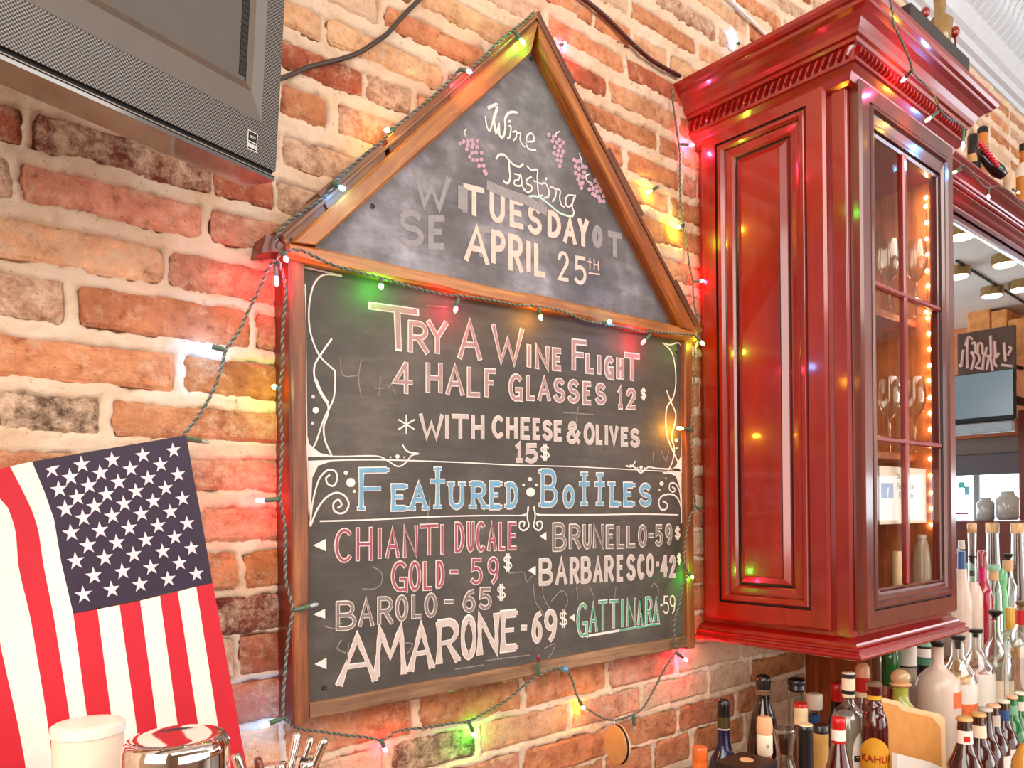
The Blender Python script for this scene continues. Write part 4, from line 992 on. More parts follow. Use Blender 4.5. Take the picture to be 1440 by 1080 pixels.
# ------------------------------------------------------------------ tin cornice and ceiling edge
M_TIN = simple('white_painted_tin', (214, 219, 224), .45, var=.04, coat=.2)
cor = struct('trim_1', (0, 0, 3.14))
prof = [(0, 3.14), (.012, 3.14), (.014, 3.16), (.03, 3.165), (.034, 3.19), (.05, 3.20), (.07, 3.23), (.10, 3.30), (.15, 3.36), (.165, 3.37), (.165, 3.385), (.20, 3.40), (.215, 3.42), (.218, 3.44), (.25, 3.452), (.25, 3.47), (0, 3.47)]
sweep([(-3, -.001), (9, -.001)], prof, M_TIN, 'cornice_profile', cor)
mb = MB()
for i in range(110):
    x = 1.9 + i * .045
    if x > 6: break
    for s_ in (-1, 1):
        V = [(x + s_ * .004, -.06, 3.225), (x + s_ * .019, -.075, 3.24), (x + s_ * .016, -.125, 3.325), (x + s_ * .002, -.155, 3.365), (x + s_ * .01, -.105 - .016, 3.27), (x, -.14, 3.32)]
        mb.add(V, [(0, 1, 4), (1, 2, 4), (2, 5, 4), (0, 4, 5), (2, 3, 5)])
mb.build('acanthus_leaves', M_TIN, cor, True)['kind'] = 'stuff'
mb = MB()
for i in range(150):
    x = 1.9 + i * .028; mb.ball((x, -.207, 3.408), .008, 6, 4)
mb.build('cornice_beads', M_TIN, cor, True)['kind'] = 'stuff'
# ------------------------------------------------------------------ far end of the room, seen in the bar mirror
MY = -.170
def refl(u, v, X):
    p = atx(u, v, X); return (p[0], 2 * MY - p[1], p[2])
XE = 9.0
plain_box('wall_right', (XE, XE + .1, -6.2, .2, 0, CEIL), simple('far_brick_wall', (214, 140, 92), .8, var=.25, scale=9, bmp=.4))
win = struct('window_1', (XE - .03, -2.9, 1.5))
M_DAY = simple('daylight_window_pane', (240, 246, 250), .4, var=.02, emit=(226, 240, 250), es=3.2)
M_DARKWOOD = simple('dark_reddish_wood', (104, 40, 28), .35, coat=.3)
for i in range(5):
    y0 = -4.9 + i * .86
    MB().box(XE - .02, XE - .01, y0 + .03, y0 + .83, .95, 1.93).build('window_pane', M_DAY, win)
    MB().box(XE - .06, XE - .005, y0 - .03, y0 + .03, .9, 1.98, bev=.004).build('window_mullion', simple('window_paint', (150, 150, 150), .5), win)
MB().box(XE - .07, XE - .004, -4.95, -.6, .86, .95, bev=.01).build('window_sill', M_DARKWOOD, win)
MB().box(XE - .09, XE - .004, -4.95, -.6, 1.95, 2.00, bev=.004).build('window_head', simple('pale_trim', (220, 210, 205), .5), win)
def far(name, u0, v0, u1, v1, X, th, mat, label, cat, group=None, parent=None):
    a = refl(u0, v0, X); b_ = refl(u1, v1, X)
    y0, y1 = sorted((a[1], b_[1])); z0, z1 = sorted((a[2], b_[2]))
    o = MB().box(X, X + th, y0, y1, z0, z1, bev=.006).build(name, mat, parent)
    return tag(o, label, cat, group)
far('wooden_header', 1300, 612, 1470, 634, 8.7, .1, simple('grey_brown_header', (120, 104, 98), .5), 'grey-brown header board over the far window seen in the mirror', 'beam')
far('window_awning', 1300, 644, 1470, 664, 8.6, .12, simple('dim_awning', (92, 84, 88), .6), 'dim grey awning band above the bright window seen in the mirror', 'awning')
far('oak_beam', 1300, 600, 1470, 609, 8.5, .1, M_ORANGEWOOD, 'orange-brown beam below the reflected television', 'beam')
# reflected television and sign
t = thing('wall_television', refl(1385, 560, 7.6), 'silver-grey television seen in the mirror under the pink lettering', 'television')
a = refl(1338, 529, 7.6); b_ = refl(1427, 590, 7.6); y0, y1 = sorted((a[1], b_[1])); z0, z1 = sorted((a[2], b_[2]))
MB().box(7.6, 7.66, y0, y1, z0, z1, bev=.008).build('housing', M_BLACK, t)
MB().box(7.596, 7.600, y0 + .01, y1 - .01, z0 + .045, z1 - .008).build('screen', simple('lit_grey_screen', (96, 112, 122), .2, emit=(150, 170, 182), es=.18, spec=.8), t)
MB().box(7.56, 7.64, y0, y1 - .01, z0 - .10, z0 - .012, bev=.006).build('lower_shelf', simple('pale_blue_grey', (160, 172, 182), .4), t)
MB().box(7.66, 8.95, (y0 + y1) / 2 - .03, (y0 + y1) / 2 + .03, z1 - .2, z1 - .14).build('wall_arm', M_BLACK, t)
s_ = thing('chalk_sign', refl(1385, 520, 8.0), 'dark sign with pink handwritten lettering seen in the mirror', 'sign')
a = refl(1346, 470, 8.0); b_ = refl(1428, 534, 8.0); y0, y1 = sorted((a[1], b_[1])); z0, z1 = sorted((a[2], b_[2]))
MB().box(8.0, 8.04, y0, y1, z0, z1, bev=.005).build('sign_board', simple('dark_taupe_board', (88, 64, 56), .6), s_)
MB().tube([(8.04, (y0 + y1) / 2, (z0 + z1) / 2), (8.99, (y0 + y1) / 2, (z0 + z1) / 2)], .02, 6).build('wall_arm', M_BLACK, s_)
mb = MB(); M_PKP = simple('pink_paint', (226, 186, 178), .7, var=.03)
def rtube(pts, r): mb.tube([refl(u, v, 7.99) for u, v in spline(pts, 3)], r, 5)
for pts in ([(1358, 462 + 28), (1362, 478), (1368, 482)], [(1361, 482), (1360, 505)], [(1366, 488), (1371, 486), (1372, 500), (1365, 500)], [(1375, 502), (1376, 488), (1381, 488), (1382, 502)], [(1388, 492), (1386, 504), (1392, 504)], [(1393, 476), (1394, 506)], [(1399, 484), (1400, 508)], [(1405, 500), (1401, 508)],
            [(1352, 520), (1355, 496)], [(1352, 520), (1350, 516)], [(1361, 522), (1360, 500)], [(1366, 498), (1370, 508), (1366, 524)], [(1374, 498), (1378, 510), (1372, 520), (1380, 522)], [(1384, 500), (1382, 524)], [(1388, 524), (1392, 504), (1396, 526)], [(1401, 500), (1398, 512), (1402, 520)], [(1412, 486), (1414, 512)], [(1418, 492), (1422, 494), (1418, 504)], [(1408, 517), (1424, 519)]):
    rtube([(u, v - 4) for u, v in pts], .012)
mb.build('sign_lettering', M_PKP, s_)['kind'] = 'stuff'
# warm brick frieze pieces high on the far wall
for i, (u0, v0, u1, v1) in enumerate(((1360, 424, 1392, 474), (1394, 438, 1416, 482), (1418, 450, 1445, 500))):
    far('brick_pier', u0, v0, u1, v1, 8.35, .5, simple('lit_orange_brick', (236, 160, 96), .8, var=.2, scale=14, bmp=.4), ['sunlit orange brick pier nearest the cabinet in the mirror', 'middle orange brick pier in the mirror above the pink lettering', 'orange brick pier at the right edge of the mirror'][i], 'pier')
MB().box(8.2, 8.3, *sorted((refl(1432, 600, 8.2)[1], refl(1446, 600, 8.2)[1])), 1.2, 2.45).build('wooden_post', M_DARKWOOD)
tag(bpy.data.objects['wooden_post'], 'reddish wooden post at the right edge of the mirror', 'post')
# round flush ceiling lights
ML = simple('lamp_diffuser', (255, 244, 214), .4, var=0, emit=(255, 240, 205), es=5)
M_BRASS = simple('brushed_brass_rim', (168, 140, 92), .3, metal=.8)
for i, (u, v, lb) in enumerate(((1352, 333, 'nearest to the cabinet'), (1413, 372, 'largest, right of centre'), (1347, 389, 'small, half hidden by the cabinet'), (1395, 416, 'middle of the lower row'), (1436, 407, 'at the right edge'))):
    p = atz(u, v, 3.40); q_ = (p[0], 2 * MY - p[1])
    t = thing('ceiling_light', (q_[0], q_[1], 3.39), 'round brass-rimmed ceiling light seen in the mirror, ' + lb, 'ceiling light', 'flush ceiling lights')
    MB().lathe(q_[0], q_[1], [(.085, 3.40), (.09, 3.405), (.09, 3.469)], 24).build('lamp_rim', M_BRASS, t, True, 40)
    MB().lathe(q_[0], q_[1], [(.03, 3.384), (.068, 3.389), (.078, 3.3995)], 20).build('lamp_diffuser', ML, t, True)
# seam across the ceiling
a = atz(1345, 366, CEIL - .004); b_ = atz(1445, 428, CEIL - .004)
MB().tube([(a[0], 2 * MY - a[1], CEIL - .004), (b_[0], 2 * MY - b_[1], CEIL - .004)], .012, 4).build('trim_2', M_BLACK)
bpy.data.objects['trim_2']['kind'] = 'structure'
# far window details: hanging glasses and colour marks
mb = MB()
for k, (u, v, w_, h_, c) in enumerate(((1352, 682, 10, 8, (110, 200, 180)), (1360, 690, 8, 12, (120, 190, 210)), (1352, 722, 20, 3, (190, 40, 60)), (1358, 732, 14, 3, (190, 40, 60)), (1350, 742, 18, 3, (190, 40, 60)))):
    far('window_decal', u - w_ / 2, v - h_ / 2, u + w_ / 2, v + h_ / 2, XE - .035, .004, simple('decal_%d_%d_%d' % c, c, .5), ['green window sticker seen in the mirror, topmost', 'blue window sticker seen in the mirror', 'upper red neon stroke in the far window', 'middle red neon stroke in the far window', 'lowest red neon stroke in the far window'][k], 'sticker')
for k, (u, v, w_, h_) in enumerate(((1386, 716, 22, 32), (1417, 711, 27, 38))):
    p = refl(u, v, 6.0); r_ = w_ / 2 * 6 * .93 / FL; hh = h_ / 2 * 6 * .93 / FL
    t = thing('jar', (p[0], p[1], p[2] - hh), ['large pale glass jar seen in the mirror, left one', 'large pale glass jar seen in the mirror, right one'][k], 'jar')
    MB().lathe(p[0], p[1], [(r_ * .8, p[2] - hh), (r_, p[2] - hh * .8), (r_, p[2] + hh * .5), (r_ * .6, p[2] + hh * .8), (r_ * .6, p[2] + hh)], 18).build('jar_body', simple('smoky_glass', (176, 172, 168), .15, coat=.6), t, True)
MB().box(5.7, 6.3, -3.4, -.95, .95, refl(1388, 732, 6.0)[2], bev=.01).build('counter', M_DARKWOOD)
tag(bpy.data.objects['counter'], 'dark counter holding the jars seen in the mirror', 'counter')

w2 = struct('added_window_2', (XE - .03, -4.2, 1.5))  # unseen glowing window, added to give the cabinet front a grey reflection
for i in range(3):
    MB().box(XE - .02, XE - .01, -6.1 + i * .62, -5.5 + i * .62, 2.02, 3.25).build('window_pane', M_DAY, w2)
for i in range(4): MB().box(XE - .06, XE - .005, -6.14 + i * .62, -6.10 + i * .62, 2.0, 3.3, bev=.004).build('window_mullion', MATS['window_paint'], w2)
# ------------------------------------------------------------------ cables on the wall
def cable(name, pts, r, m, label, Y=-.014):
    P_ = [at(u, v, Y) for u, v in pts]
    o = MB().tube(spline(P_, 5), r, 8).build(name, m, None, True); return tag(o, label, 'cable')
M_CABLE = simple('black_rubber_cable', (62, 46, 42), .45)
cable('power_cable', [(392, 111), (405, 107), (430, 96), (455, 89), (480, 83), (505, 74), (530, 58), (545, 47), (558, 32), (575, 14), (592, -3), (606, -20)], .0035, M_CABLE, 'dark cable curving from the television up the bricks')
cable('power_cable', [(806, -12), (822, 0), (845, 18), (870, 42), (893, 65), (915, 84), (935, 96), (956, 107)], .0045, simple('maroon_cable', (70, 16, 18), .4), 'maroon cable running down the bricks to the cabinet crown')
cable('thin_wire', [(1018, -12), (1030, 2), (1048, 20), (1062, 34), (1074, 46), (1090, 60)], .004, simple('white_wire', (236, 222, 206), .5), 'thin white wire above the cabinet crown')

# ------------------------------------------------------------------ string lights
M_CORD = simple('green_twisted_cord', (74, 82, 74), .5, var=.25, scale=200)
M_CORD2 = simple('green_twisted_cord_light', (134, 134, 120), .45, var=.2, scale=200)
M_SOCK = simple('green_bulb_socket', (74, 100, 78), .4)
BC = {'r': (255, 40, 70), 'g': (70, 255, 60), 'y': (255, 170, 40), 'b': (80, 170, 255), 'l': (200, 240, 60), 'p': (255, 70, 130)}
BE = {}
for k, c in BC.items():
    BE[k] = simple('lit_bulb_' + {'r': 'red', 'g': 'green', 'y': 'amber', 'b': 'blue', 'l': 'lime', 'p': 'pink'}[k], c, .2, var=0, emit=c, es=210)
M_CLEARB = simple('unlit_clear_bulb', (200, 206, 206), .08, coat=1, trans=.5)
M_REDB = simple('unlit_red_bulb', (150, 20, 50), .1, coat=1)
M_BLUEB = simple('unlit_blue_bulb', (84, 130, 176), .15, coat=1)
def twisted(parent, pts3, pitch=.011, r=.00125, off=.0014):
    P_ = [Vector(p) for p in spline(pts3, 8)]
    # resample
    L = [0]
    for i in range(1, len(P_)): L.append(L[-1] + (P_[i] - P_[i - 1]).length)
    n = max(8, int(L[-1] / .0022)); S = []; j = 0
    for i in range(n + 1):
        d = L[-1] * i / n
        while j < len(L) - 2 and L[j + 1] < d: j += 1
        t = (d - L[j]) / max(1e-9, L[j + 1] - L[j]); S.append(P_[j].lerp(P_[j + 1], min(1, t)))
    for ph, m in ((0, M_CORD), (PI, M_CORD2)):
        Q = []
        for i, p in enumerate(S):
            d = (S[min(i + 1, n)] - S[max(i - 1, 0)]).normalized(); e = Vector((0, 1, 0)); e = (e - d * e.dot(d)).normalized(); g_ = d.cross(e)
            a = 2 * PI * (L[-1] * i / n) / pitch + ph; Q.append(p + e * (off * math.cos(a)) + g_ * (off * math.sin(a)))
        MB().tube(Q, r, 4).build('cord', m, parent, True)
def bulb(parent, fu, fv, Y0, u, v, Y1, kind, ball=False):
    """socket from the cord point (fu,fv) toward the bulb tip (u,v)"""
    a = Vector(at(fu, fv, Y0)); b_ = Vector(at(u, v, Y1)); d = b_ - a; L = max(d.length, .012); d.normalize()
    m = {'c': M_CLEARB, 'R': M_REDB, 'B': M_BLUEB}.get(kind) or BE[kind]
    s_ = MB().lathe(0, 0, [(.0022, 0), (.0034, .003), (.0034, L * .62), (.0028, L * .68)], 8, ax=(a, d)).build('bulb_socket', M_SOCK, parent, True)
    c = a + d * (L * .68)
    if ball: o = MB().ball(tuple(b_), .0062, 12, 8).build('bulb', m, parent, True)
    else:
        h_ = max(L * .42, .008)
        o = MB().lathe(0, 0, [(.0022, 0), (.0032, h_ * .25), (.0032, h_ * .6), (.0020, h_ * .85), (.0004, h_)], 8, ax=(c, d)).build('bulb', m, parent, True)
    nm = {'r': 'lit red bulb', 'g': 'lit green bulb', 'y': 'lit amber bulb', 'b': 'lit blue bulb', 'l': 'lit lime bulb', 'p': 'lit pink bulb', 'c': 'clear unlit bulb', 'R': 'dark red unlit bulb', 'B': 'blue ball-shaped cap'}[kind]
    o['label'] = nm
def strand(label, paths, bulbs):
    p0 = at(*paths[0][0][:2], paths[0][0][2])
    t = thing('string_light', p0, label, 'string lights', 'string lights')
    for pts in paths: twisted(t, [at(u, v, Y) for u, v, Y in pts])
    for b_ in bulbs: bulb(t, *b_)
    return t
yb = -.070; yo = -.056; yw = -.012
strand('string of coloured lights along the left roof edge of the chalkboard',
       [[(751, 17, yo), (735, 32, yo), (722, 42, -.060), (700, 60, -.060), (680, 80, -.060), (660, 98, -.060), (645, 100, yo), (628, 118, yo), (600, 143, yo), (575, 163, yo), (553, 182, yo), (536, 200, yo), (515, 216, yo), (492, 236, yo), (472, 255, yo), (463, 270, yo), (448, 283, yo), (425, 298, yo), (402, 315, yo), (390, 333, yo), (389, 345, yo), (393, 352, yo)]],
       [(722, 43, -.062, 737, 61, -.075, 'g'), (645, 97, -.062, 662, 101, -.078, 'p'), (556, 182, -.058, 544, 183, -.050, 'y'), (466, 257, -.060, 484, 266, -.078, 'b')])
strand('string of coloured lights along the crossbeam under the gable',
       [[(390, 362, -.062), (398, 354, -.066), (410, 352, yb), (425, 353, yb), (447, 363, yb), (469, 373, yb), (504, 383, yb), (547, 394, yb), (580, 404, yb), (624, 414, yb), (647, 416, yb), (700, 424, yb), (725, 429, yb), (757, 431, yb), (791, 438, yb), (822, 451, yb), (850, 456, yb), (873, 460, yb), (902, 466, yb), (924, 467, yb), (947, 469, yb), (977, 471, yb)]],
       [(398, 354, -.066, 403, 366, -.074, 'p'), (388, 366, -.05, 389, 400, -.054, 'r'), (536, 391, yb, 536, 401, -.066, 'g'), (645, 418, yb, 640, 438, -.066, 'r'), (757, 431, -.072, 761, 449, -.070, 'y'), (846, 455, yb, 858, 452, -.082, 'b'), (915, 469, yb, 903, 483, -.066, 'r'), (978, 472, yb, 989, 484, -.075, 'l')])
strand('string of coloured lights hanging down the left side of the chalkboard',
       [[(390, 362, -.058), (398, 385, -.058), (402, 410, -.058), (400, 440, -.058), (397, 475, -.058), (398, 510, -.058), (394, 545, -.058), (394, 580, -.058), (397, 620, -.058), (395, 660, -.058), (394, 700, -.058), (400, 735, -.058), (401, 775, -.058), (402, 815, -.058), (411, 857, -.060), (406, 890, -.058), (402, 930, -.058), (399, 970, -.058), (398, 1008, -.058)]],
       [(395, 548, -.058, 388, 545, -.050, 'l'), (394, 702, -.056, 362, 704, -.030, 'r'), (413, 858, -.060, 446, 850, -.066, 'c'), (397, 1010, -.055, 370, 1021, -.040, 'b')])
strand('cord of string lights running down to the flag corner',
       [[(388, 366, -.055), (378, 376, -.05), (368, 400, -.045), (352, 432, -.045), (335, 468, -.045), (318, 492, -.045), (312, 515, -.045), (302, 545, -.045), (284, 578, -.045), (268, 600, -.05), (258, 612, -.055)]],
       [(316, 492, -.045, 289, 485, -.035, 'b'), (258, 616, -.05, 292, 622, -.02, 'c')])
strand('string of coloured lights draped on the bricks under the chalkboard',
       [[(398, 1008, -.058), (412, 1021, -.04), (424, 1026, -.03), (450, 1029, -.025), (485, 1034, -.02), (515, 1037, -.02), (535, 1041, -.02), (548, 1036, -.02), (560, 1028, -.02), (600, 1023, -.02), (640, 1017, -.02), (660, 1014, -.02), (690, 998, -.02), (712, 985, -.025), (730, 970, -.03), (745, 957, -.045), (762, 948, -.055), (780, 940, -.056), (795, 942, -.056), (804, 955, -.05), (810, 975, -.03), (818, 990, -.02), (832, 1001, -.02), (848, 1010, -.02), (864, 1013, -.02), (880, 1009, -.02), (898, 1001, -.02), (908, 990, -.02), (922, 965, -.025), (935, 940, -.035), (951, 916, -.056)]],
       [(536, 1040, -.022, 542, 1056, -.018, 'r'), (659, 1015, -.022, 668, 1036, -.018, 'g'), (757, 950, -.056, 757, 922, -.062, 'R'), (786, 941, -.06, 795, 941, -.066, 'B', True), (814, 984, -.02, 821, 996, -.02, 'y'), (891, 1005, -.022, 892, 1028, -.022, 'c'), (951, 918, -.050, 966, 929, -.02, 'r')])
strand('string of coloured lights hanging down the right side of the chalkboard',
       [[(984, 474, -.055), (978, 490, -.06), (978, 515, -.06), (975, 545, -.06), (974, 580, -.06), (972, 605, -.06), (974, 640, -.06), (975, 680, -.06), (977, 712, -.06), (969, 730, -.06), (963, 765, -.06), (962, 790, -.06), (968, 808, -.06), (960, 822, -.06), (955, 850, -.06), (949, 872, -.06), (948, 895, -.06), (951, 916, -.056)]],
       [(974, 604, -.06, 953, 602, -.064, 'y'), (977, 712, -.06, 990, 720, -.056, 'R'), (966, 805, -.062, 974, 812, -.066, 'g')])
strand('string of coloured lights hanging on the bricks between gable and cabinet',
       [[(944, 122, -.02), (947, 150, -.016), (952, 185, -.016), (956, 215, -.016), (956, 245, -.016), (957, 285, -.016), (960, 310, -.016), (966, 340, -.016), (969, 370, -.016), (974, 395, -.016), (976, 425, -.02), (982, 455, -.04), (984, 474, -.055)]],
       [(957, 203, -.016, 974, 204, -.024, 'p'), (962, 316, -.016, 953, 320, -.02, 'l'), (974, 396, -.016, 989, 395, -.03, 'r'), (926, 262, -.014, 911, 271, -.012, 'y')])
strand('string of coloured lights draped over the cabinet crown',
       [[(1248, -14, -.44), (1254, 10, -.44), (1257, 35, -.44), (1268, 58, -.437), (1279, 85, -.435), (1285, 104, -.425), (1297, 116, -.425), (1312, 132, -.42), (1320, 150, -.42), (1330, 164, -.41), (1345, 172, -.41), (1354, 178, -.42)]],
       [(1283, 98, -.43, 1269, 114, -.40, 'p'), (1320, 156, -.42, 1303, 170, -.41, 'y'), (1355, 180, -.42, 1354, 209, -.42, 'b')])
strand('string of coloured lights draped over the soffit crown right of the cabinet',
       [[(1345, 240, -.27), (1356, 233, -.275), (1372, 250, -.275), (1384, 262, -.275), (1392, 264, -.275), (1404, 262, -.28), (1420, 270, -.28), (1436, 288, -.28), (1450, 300, -.28)]],
       [(1352, 238, -.275, 1341, 243, -.27, 'g'), (1390, 264, -.275, 1390, 279, -.275, 'p'), (1424, 266, -.25, 1433, 271, -.25, 'y')])
strand('single lights caught on the bricks beside the gable peak and above the cabinet',
       [[(778, 66, -.02), (786, 64, -.012), (793, 62, -.012)]],
       [(786, 64, -.012, 795, 61, -.012, 'p'), (1040, 62, -.012, 1034, 57, -.012, 'b'), (773, 70, -.04, 785, 66, -.014, 'r')])

# ------------------------------------------------------------------ flag
flag = thing('flag', at(262, 612, -.055), 'american flag hung from one corner at the lower left', 'flag')
def fy(u, v): return -.050 - .010 * (.5 + .5 * math.sin((u * .8 + v * .35) / 60.0)) - (.018 * max(0, (60 - u) / 120) if u < 60 else 0)
def fp(u, v, lift=0): return at(u, v, fy(u, v) - lift)
M_FR = simple('flag_red', (196, 24, 42), .6, var=.05); M_FW = simple('flag_white', (246, 226, 214), .6, var=.03); M_FB = simple('flag_navy', (44, 26, 50), .5, var=.12, scale=60)
M_ST = simple('flag_star_white', (232, 206, 212), .6, var=.03)
# stripe boundaries as pixel polylines, right to left; the first seven start under the canton
top = [(299, 820), (276, 825), (250, 832), (225, 838), (197, 845), (168, 851), (137, 857), (103, 863)]
bot = [(347, 1080), (316, 1080), (288, 1080), (258, 1080), (229, 1080), (200, 1080), (166, 1080), (132, 1080)]
def grid(pl, pr, n, nm, m, lift):
    """surface between two polylines sampled by parameter"""
    mb = MB(); k = 4; V = []
    for i in range(n + 1):
        t = i / n
        def s_(pl_):
            f = t * (len(pl_) - 1); j = min(int(f), len(pl_) - 2); f -= j
            return (pl_[j][0] + (pl_[j + 1][0] - pl_[j][0]) * f, pl_[j][1] + (pl_[j + 1][1] - pl_[j][1]) * f)
        a, b_ = s_(pl), s_(pr)
        for q_ in range(k + 1): V.append(fp(a[0] + (b_[0] - a[0]) * q_ / k, a[1] + (b_[1] - a[1]) * q_ / k, lift))
    F = [(i * (k + 1) + q_, i * (k + 1) + q_ + 1, (i + 1) * (k + 1) + q_ + 1, (i + 1) * (k + 1) + q_) for i in range(n) for q_ in range(k)]
    V2 = [(p[0], p[1] + .0008, p[2]) for p in V]; off = len(V)
    rim = []
    mb.add(V, F); mb.add(V2, [tuple(reversed(f)) for f in F])
    return mb.build(nm, m, flag, True)
for i in range(7):
    b0 = (top[i][0] + (bot[i][0] - top[i][0]) * 1.25, top[i][1] + (bot[i][1] - top[i][1]) * 1.25); b1 = (top[i + 1][0] + (bot[i + 1][0] - top[i + 1][0]) * 1.25, top[i + 1][1] + (bot[i + 1][1] - top[i + 1][1]) * 1.25)
    grid([top[i + 1], b1], [top[i], b0], 10, 'stripe', M_FR if i % 2 == 0 else M_FW, 0)
LB = [[(45, 649), (62, 690), (76, 730), (86, 790), (103, 863), (132, 1080), (140, 1130)],
      [(14, 656), (32, 690), (46, 720), (54, 745), (62, 800), (75, 863), (100, 1020), (112, 1130)],
      [(-40, 668), (-10, 690), (12, 715), (22, 745), (26, 800), (42, 863), (68, 1020), (80, 1130)],
      [(-80, 680), (-50, 700), (-30, 725), (-16, 760), (-12, 820), (0, 905), (30, 1040), (44, 1130)],
      [(-120, 690), (-90, 710), (-70, 735), (-56, 770), (-50, 830), (-38, 915), (-10, 1050), (4, 1130)],
      [(-160, 700), (-130, 720), (-110, 745), (-96, 780), (-88, 840), (-76, 925), (-46, 1060), (-30, 1130)],
      [(-200, 710), (-170, 730), (-150, 755), (-136, 790), (-124, 850), (-112, 935), (-80, 1070), (-64, 1130)]]
for i in range(6): grid(LB[i + 1], LB[i], 18, 'stripe', M_FW if i % 2 == 0 else M_FR, 0)
canL = LB[0][:5]; grid(canL, [(262, 612), (271, 664), (281, 716), (290, 768), (299, 820)], 12, 'canton', M_FB, .0002)
def can(a, b):
    f = b * 4; j = min(int(f), 3); f -= j
    l = [canL[j][k] + (canL[j + 1][k] - canL[j][k]) * f for k in (0, 1)]; r = (262 + 37 * b, 612 + 208 * b)
    return (l[0] + (r[0] - l[0]) * a, l[1] + (r[1] - l[1]) * a)
for i in range(1, 10):
    for j in range(1, 12):
        if (i + j) % 2: continue
        u, v = can(i / 10, j / 12 + .004); R_ = 13.6 - 2.6 * i / 10; V = [fp(u, v, .0016)]
        for k in range(10):
            an = -PI / 2 - .12 + k * PI / 5; rr = R_ if k % 2 == 0 else R_ * .39
            V.append(fp(u + rr * .98 * math.cos(an), v + rr * math.sin(an), .0014))
        # drop stars whose body would leave the cloth edge
        MB().add(V, [(0, k, k % 10 + 1) for k in range(1, 11)]).build('star', M_ST, flag)
# ------------------------------------------------------------------ back bar counter and riser
WT = simple('honey_counter_wood', (176, 104, 56), .35, coat=.4, var=.2)
ctr = thing('back_bar_counter', (.2, 0, .0), 'long wooden back bar counter under the bottles along the wall', 'counter')
MB().box(.0, 4.6, -.50, -.012, .83, .86, bev=.005).build('counter_top', WT, ctr)
MB().box(.02, 4.58, -.46, -.014, .0, .829).build('cabinet_base', M_DARKWOOD, ctr)
rs = thing('bottle_riser', (1.80, -.30, .861), 'raised wooden bottle step at the lower right carrying the clear and brown bottles', 'shelf')
MB().box(1.80, 4.5, -.44, -.25, .955, .975, bev=.003).build('step_board', WT, rs)
MB().box(1.81, 4.49, -.43, -.41, .861, .954).build('front_board', WT, rs)
rs = thing('bottle_riser', (2.15, -.2, .861), 'tall back step behind the clear bottles under the mirror', 'shelf')
MB().box(2.15, 4.5, -.243, -.172, 1.10, 1.12, bev=.003).build('step_board', WT, rs)
MB().box(2.16, 4.49, -.24, -.225, .861, 1.099).build('front_board', WT, rs)
br = thing('beer_shelf', (1.30, -.6, .0), 'front bar ledge at the lower right holding the row of brown beer bottles', 'shelf')
MB().box(1.22, 3.2, -.70, -.502, .93, .955, bev=.003).build('ledge_board', WT, br)
MB().box(1.24, 3.18, -.68, -.51, .0, .929).build('ledge_base', M_DARKWOOD, br)

# ------------------------------------------------------------------ bottles: profiles measured as (pixel row, pixel width)
def opq(name, c, rough=.12, coat=.6, **k): return simple(name, c, rough, coat=coat, spec=.6, **k)
GL_CLEAR = glass('clear_bottle_glass', (240, 244, 240), .02, tint=.75)
GL_GREENISH = glass('greenish_glass', (170, 205, 120), .04, tint=.5)
M_FROST = simple('frosted_glass', (240, 214, 196), .35, trans=.25, coat=.3, var=.03)
M_AMBER = opq('amber_beer_glass', (58, 16, 6), .07, 1); M_DKGLASS = opq('near_black_glass', (22, 9, 9), .07, 1); M_BLUEGLASS = opq('dark_blue_glass', (22, 24, 60))
M_LIQ_CLEAR = simple('clear_spirit', (222, 206, 186), .15, trans=.6, coat=.3); M_LIQ_PINK = opq('pink_liqueur', (206, 84, 74)); M_LIQ_RED = opq('red_liqueur', (160, 20, 40)); M_LIQ_GOLD = opq('golden_liqueur', (214, 150, 60))
M_GREENB = opq('emerald_bottle_glass', (16, 106, 44)); M_KRED = opq('dark_red_brown_glass', (70, 9, 6), .07, 1)
CAPS = {k: simple('cap_' + k, c, .3, coat=.4) for k, c in dict(orange=(226, 106, 40), black=(24, 18, 18), white=(232, 218, 198), red=(196, 24, 22), gold=(206, 160, 84), silver=(196, 184, 172), cream=(232, 206, 160), tan=(206, 158, 108), yellow=(214, 164, 50), blue=(40, 78, 130), brown=(122, 92, 66), mint=(124, 176, 140), peach=(240, 176, 132), champagne=(196, 150, 84)).items()}
def bottle(name, u, D, vt, segs, zb, label, cat='bottle', group=None, n=20):
    """segs: (part name, material, [(v, w), ...]) top to bottom in pixels at camera depth D; the last row is carried down to zb"""
    p = atd(u, vt, D); cx, cy = p[0], p[1]
    t = thing(name, (cx, cy, zb), label, cat, group)
    for k, (nm, m, pr) in enumerate(segs):
        prof = []
        for v, w_ in pr:
            z_ = zb if v == 'b' else max(zb, atd(u, v, D)[2])
            prof.append((w_ / 2 * D / FL, z_))
        prof = prof[::-1]
        o = MB().lathe(cx, cy, prof, n).build(nm, m, t, True, 50)
    return t, cx, cy
def wrap(parent, cx, cy, r, z0, z1, a0, a1, mat, name, n=12, shape=None):
    """label wrapped round a bottle between angles (degrees, 0 = +x, -90 = toward the room)"""
    mb = MB(); V = []
    for i in range(n + 1):
        a = math.radians(a0 + (a1 - a0) * i / n); zt = z1 if not shape else z0 + (z1 - z0) * shape(i / n)
        zl = z0 if not shape or shape is arch else z0 + (z1 - z0) * (1 - shape(i / n))
        for z_ in (zl, zt): V.append((cx + r * math.cos(a), cy + r * math.sin(a), z_))
    mb.add(V, [(2 * i, 2 * i + 2, 2 * i + 3, 2 * i + 1) for i in range(n)]); return mb.build(name, mat, parent, True)
def arch(t): return .88 + .12 * math.sin(PI * t)
def oval(t): return .5 + .5 * math.sqrt(max(0, 1 - (2 * t - 1) ** 2))
def facing(cx, cy): return math.degrees(math.atan2(CAM[1] - cy, CAM[0] - cx))
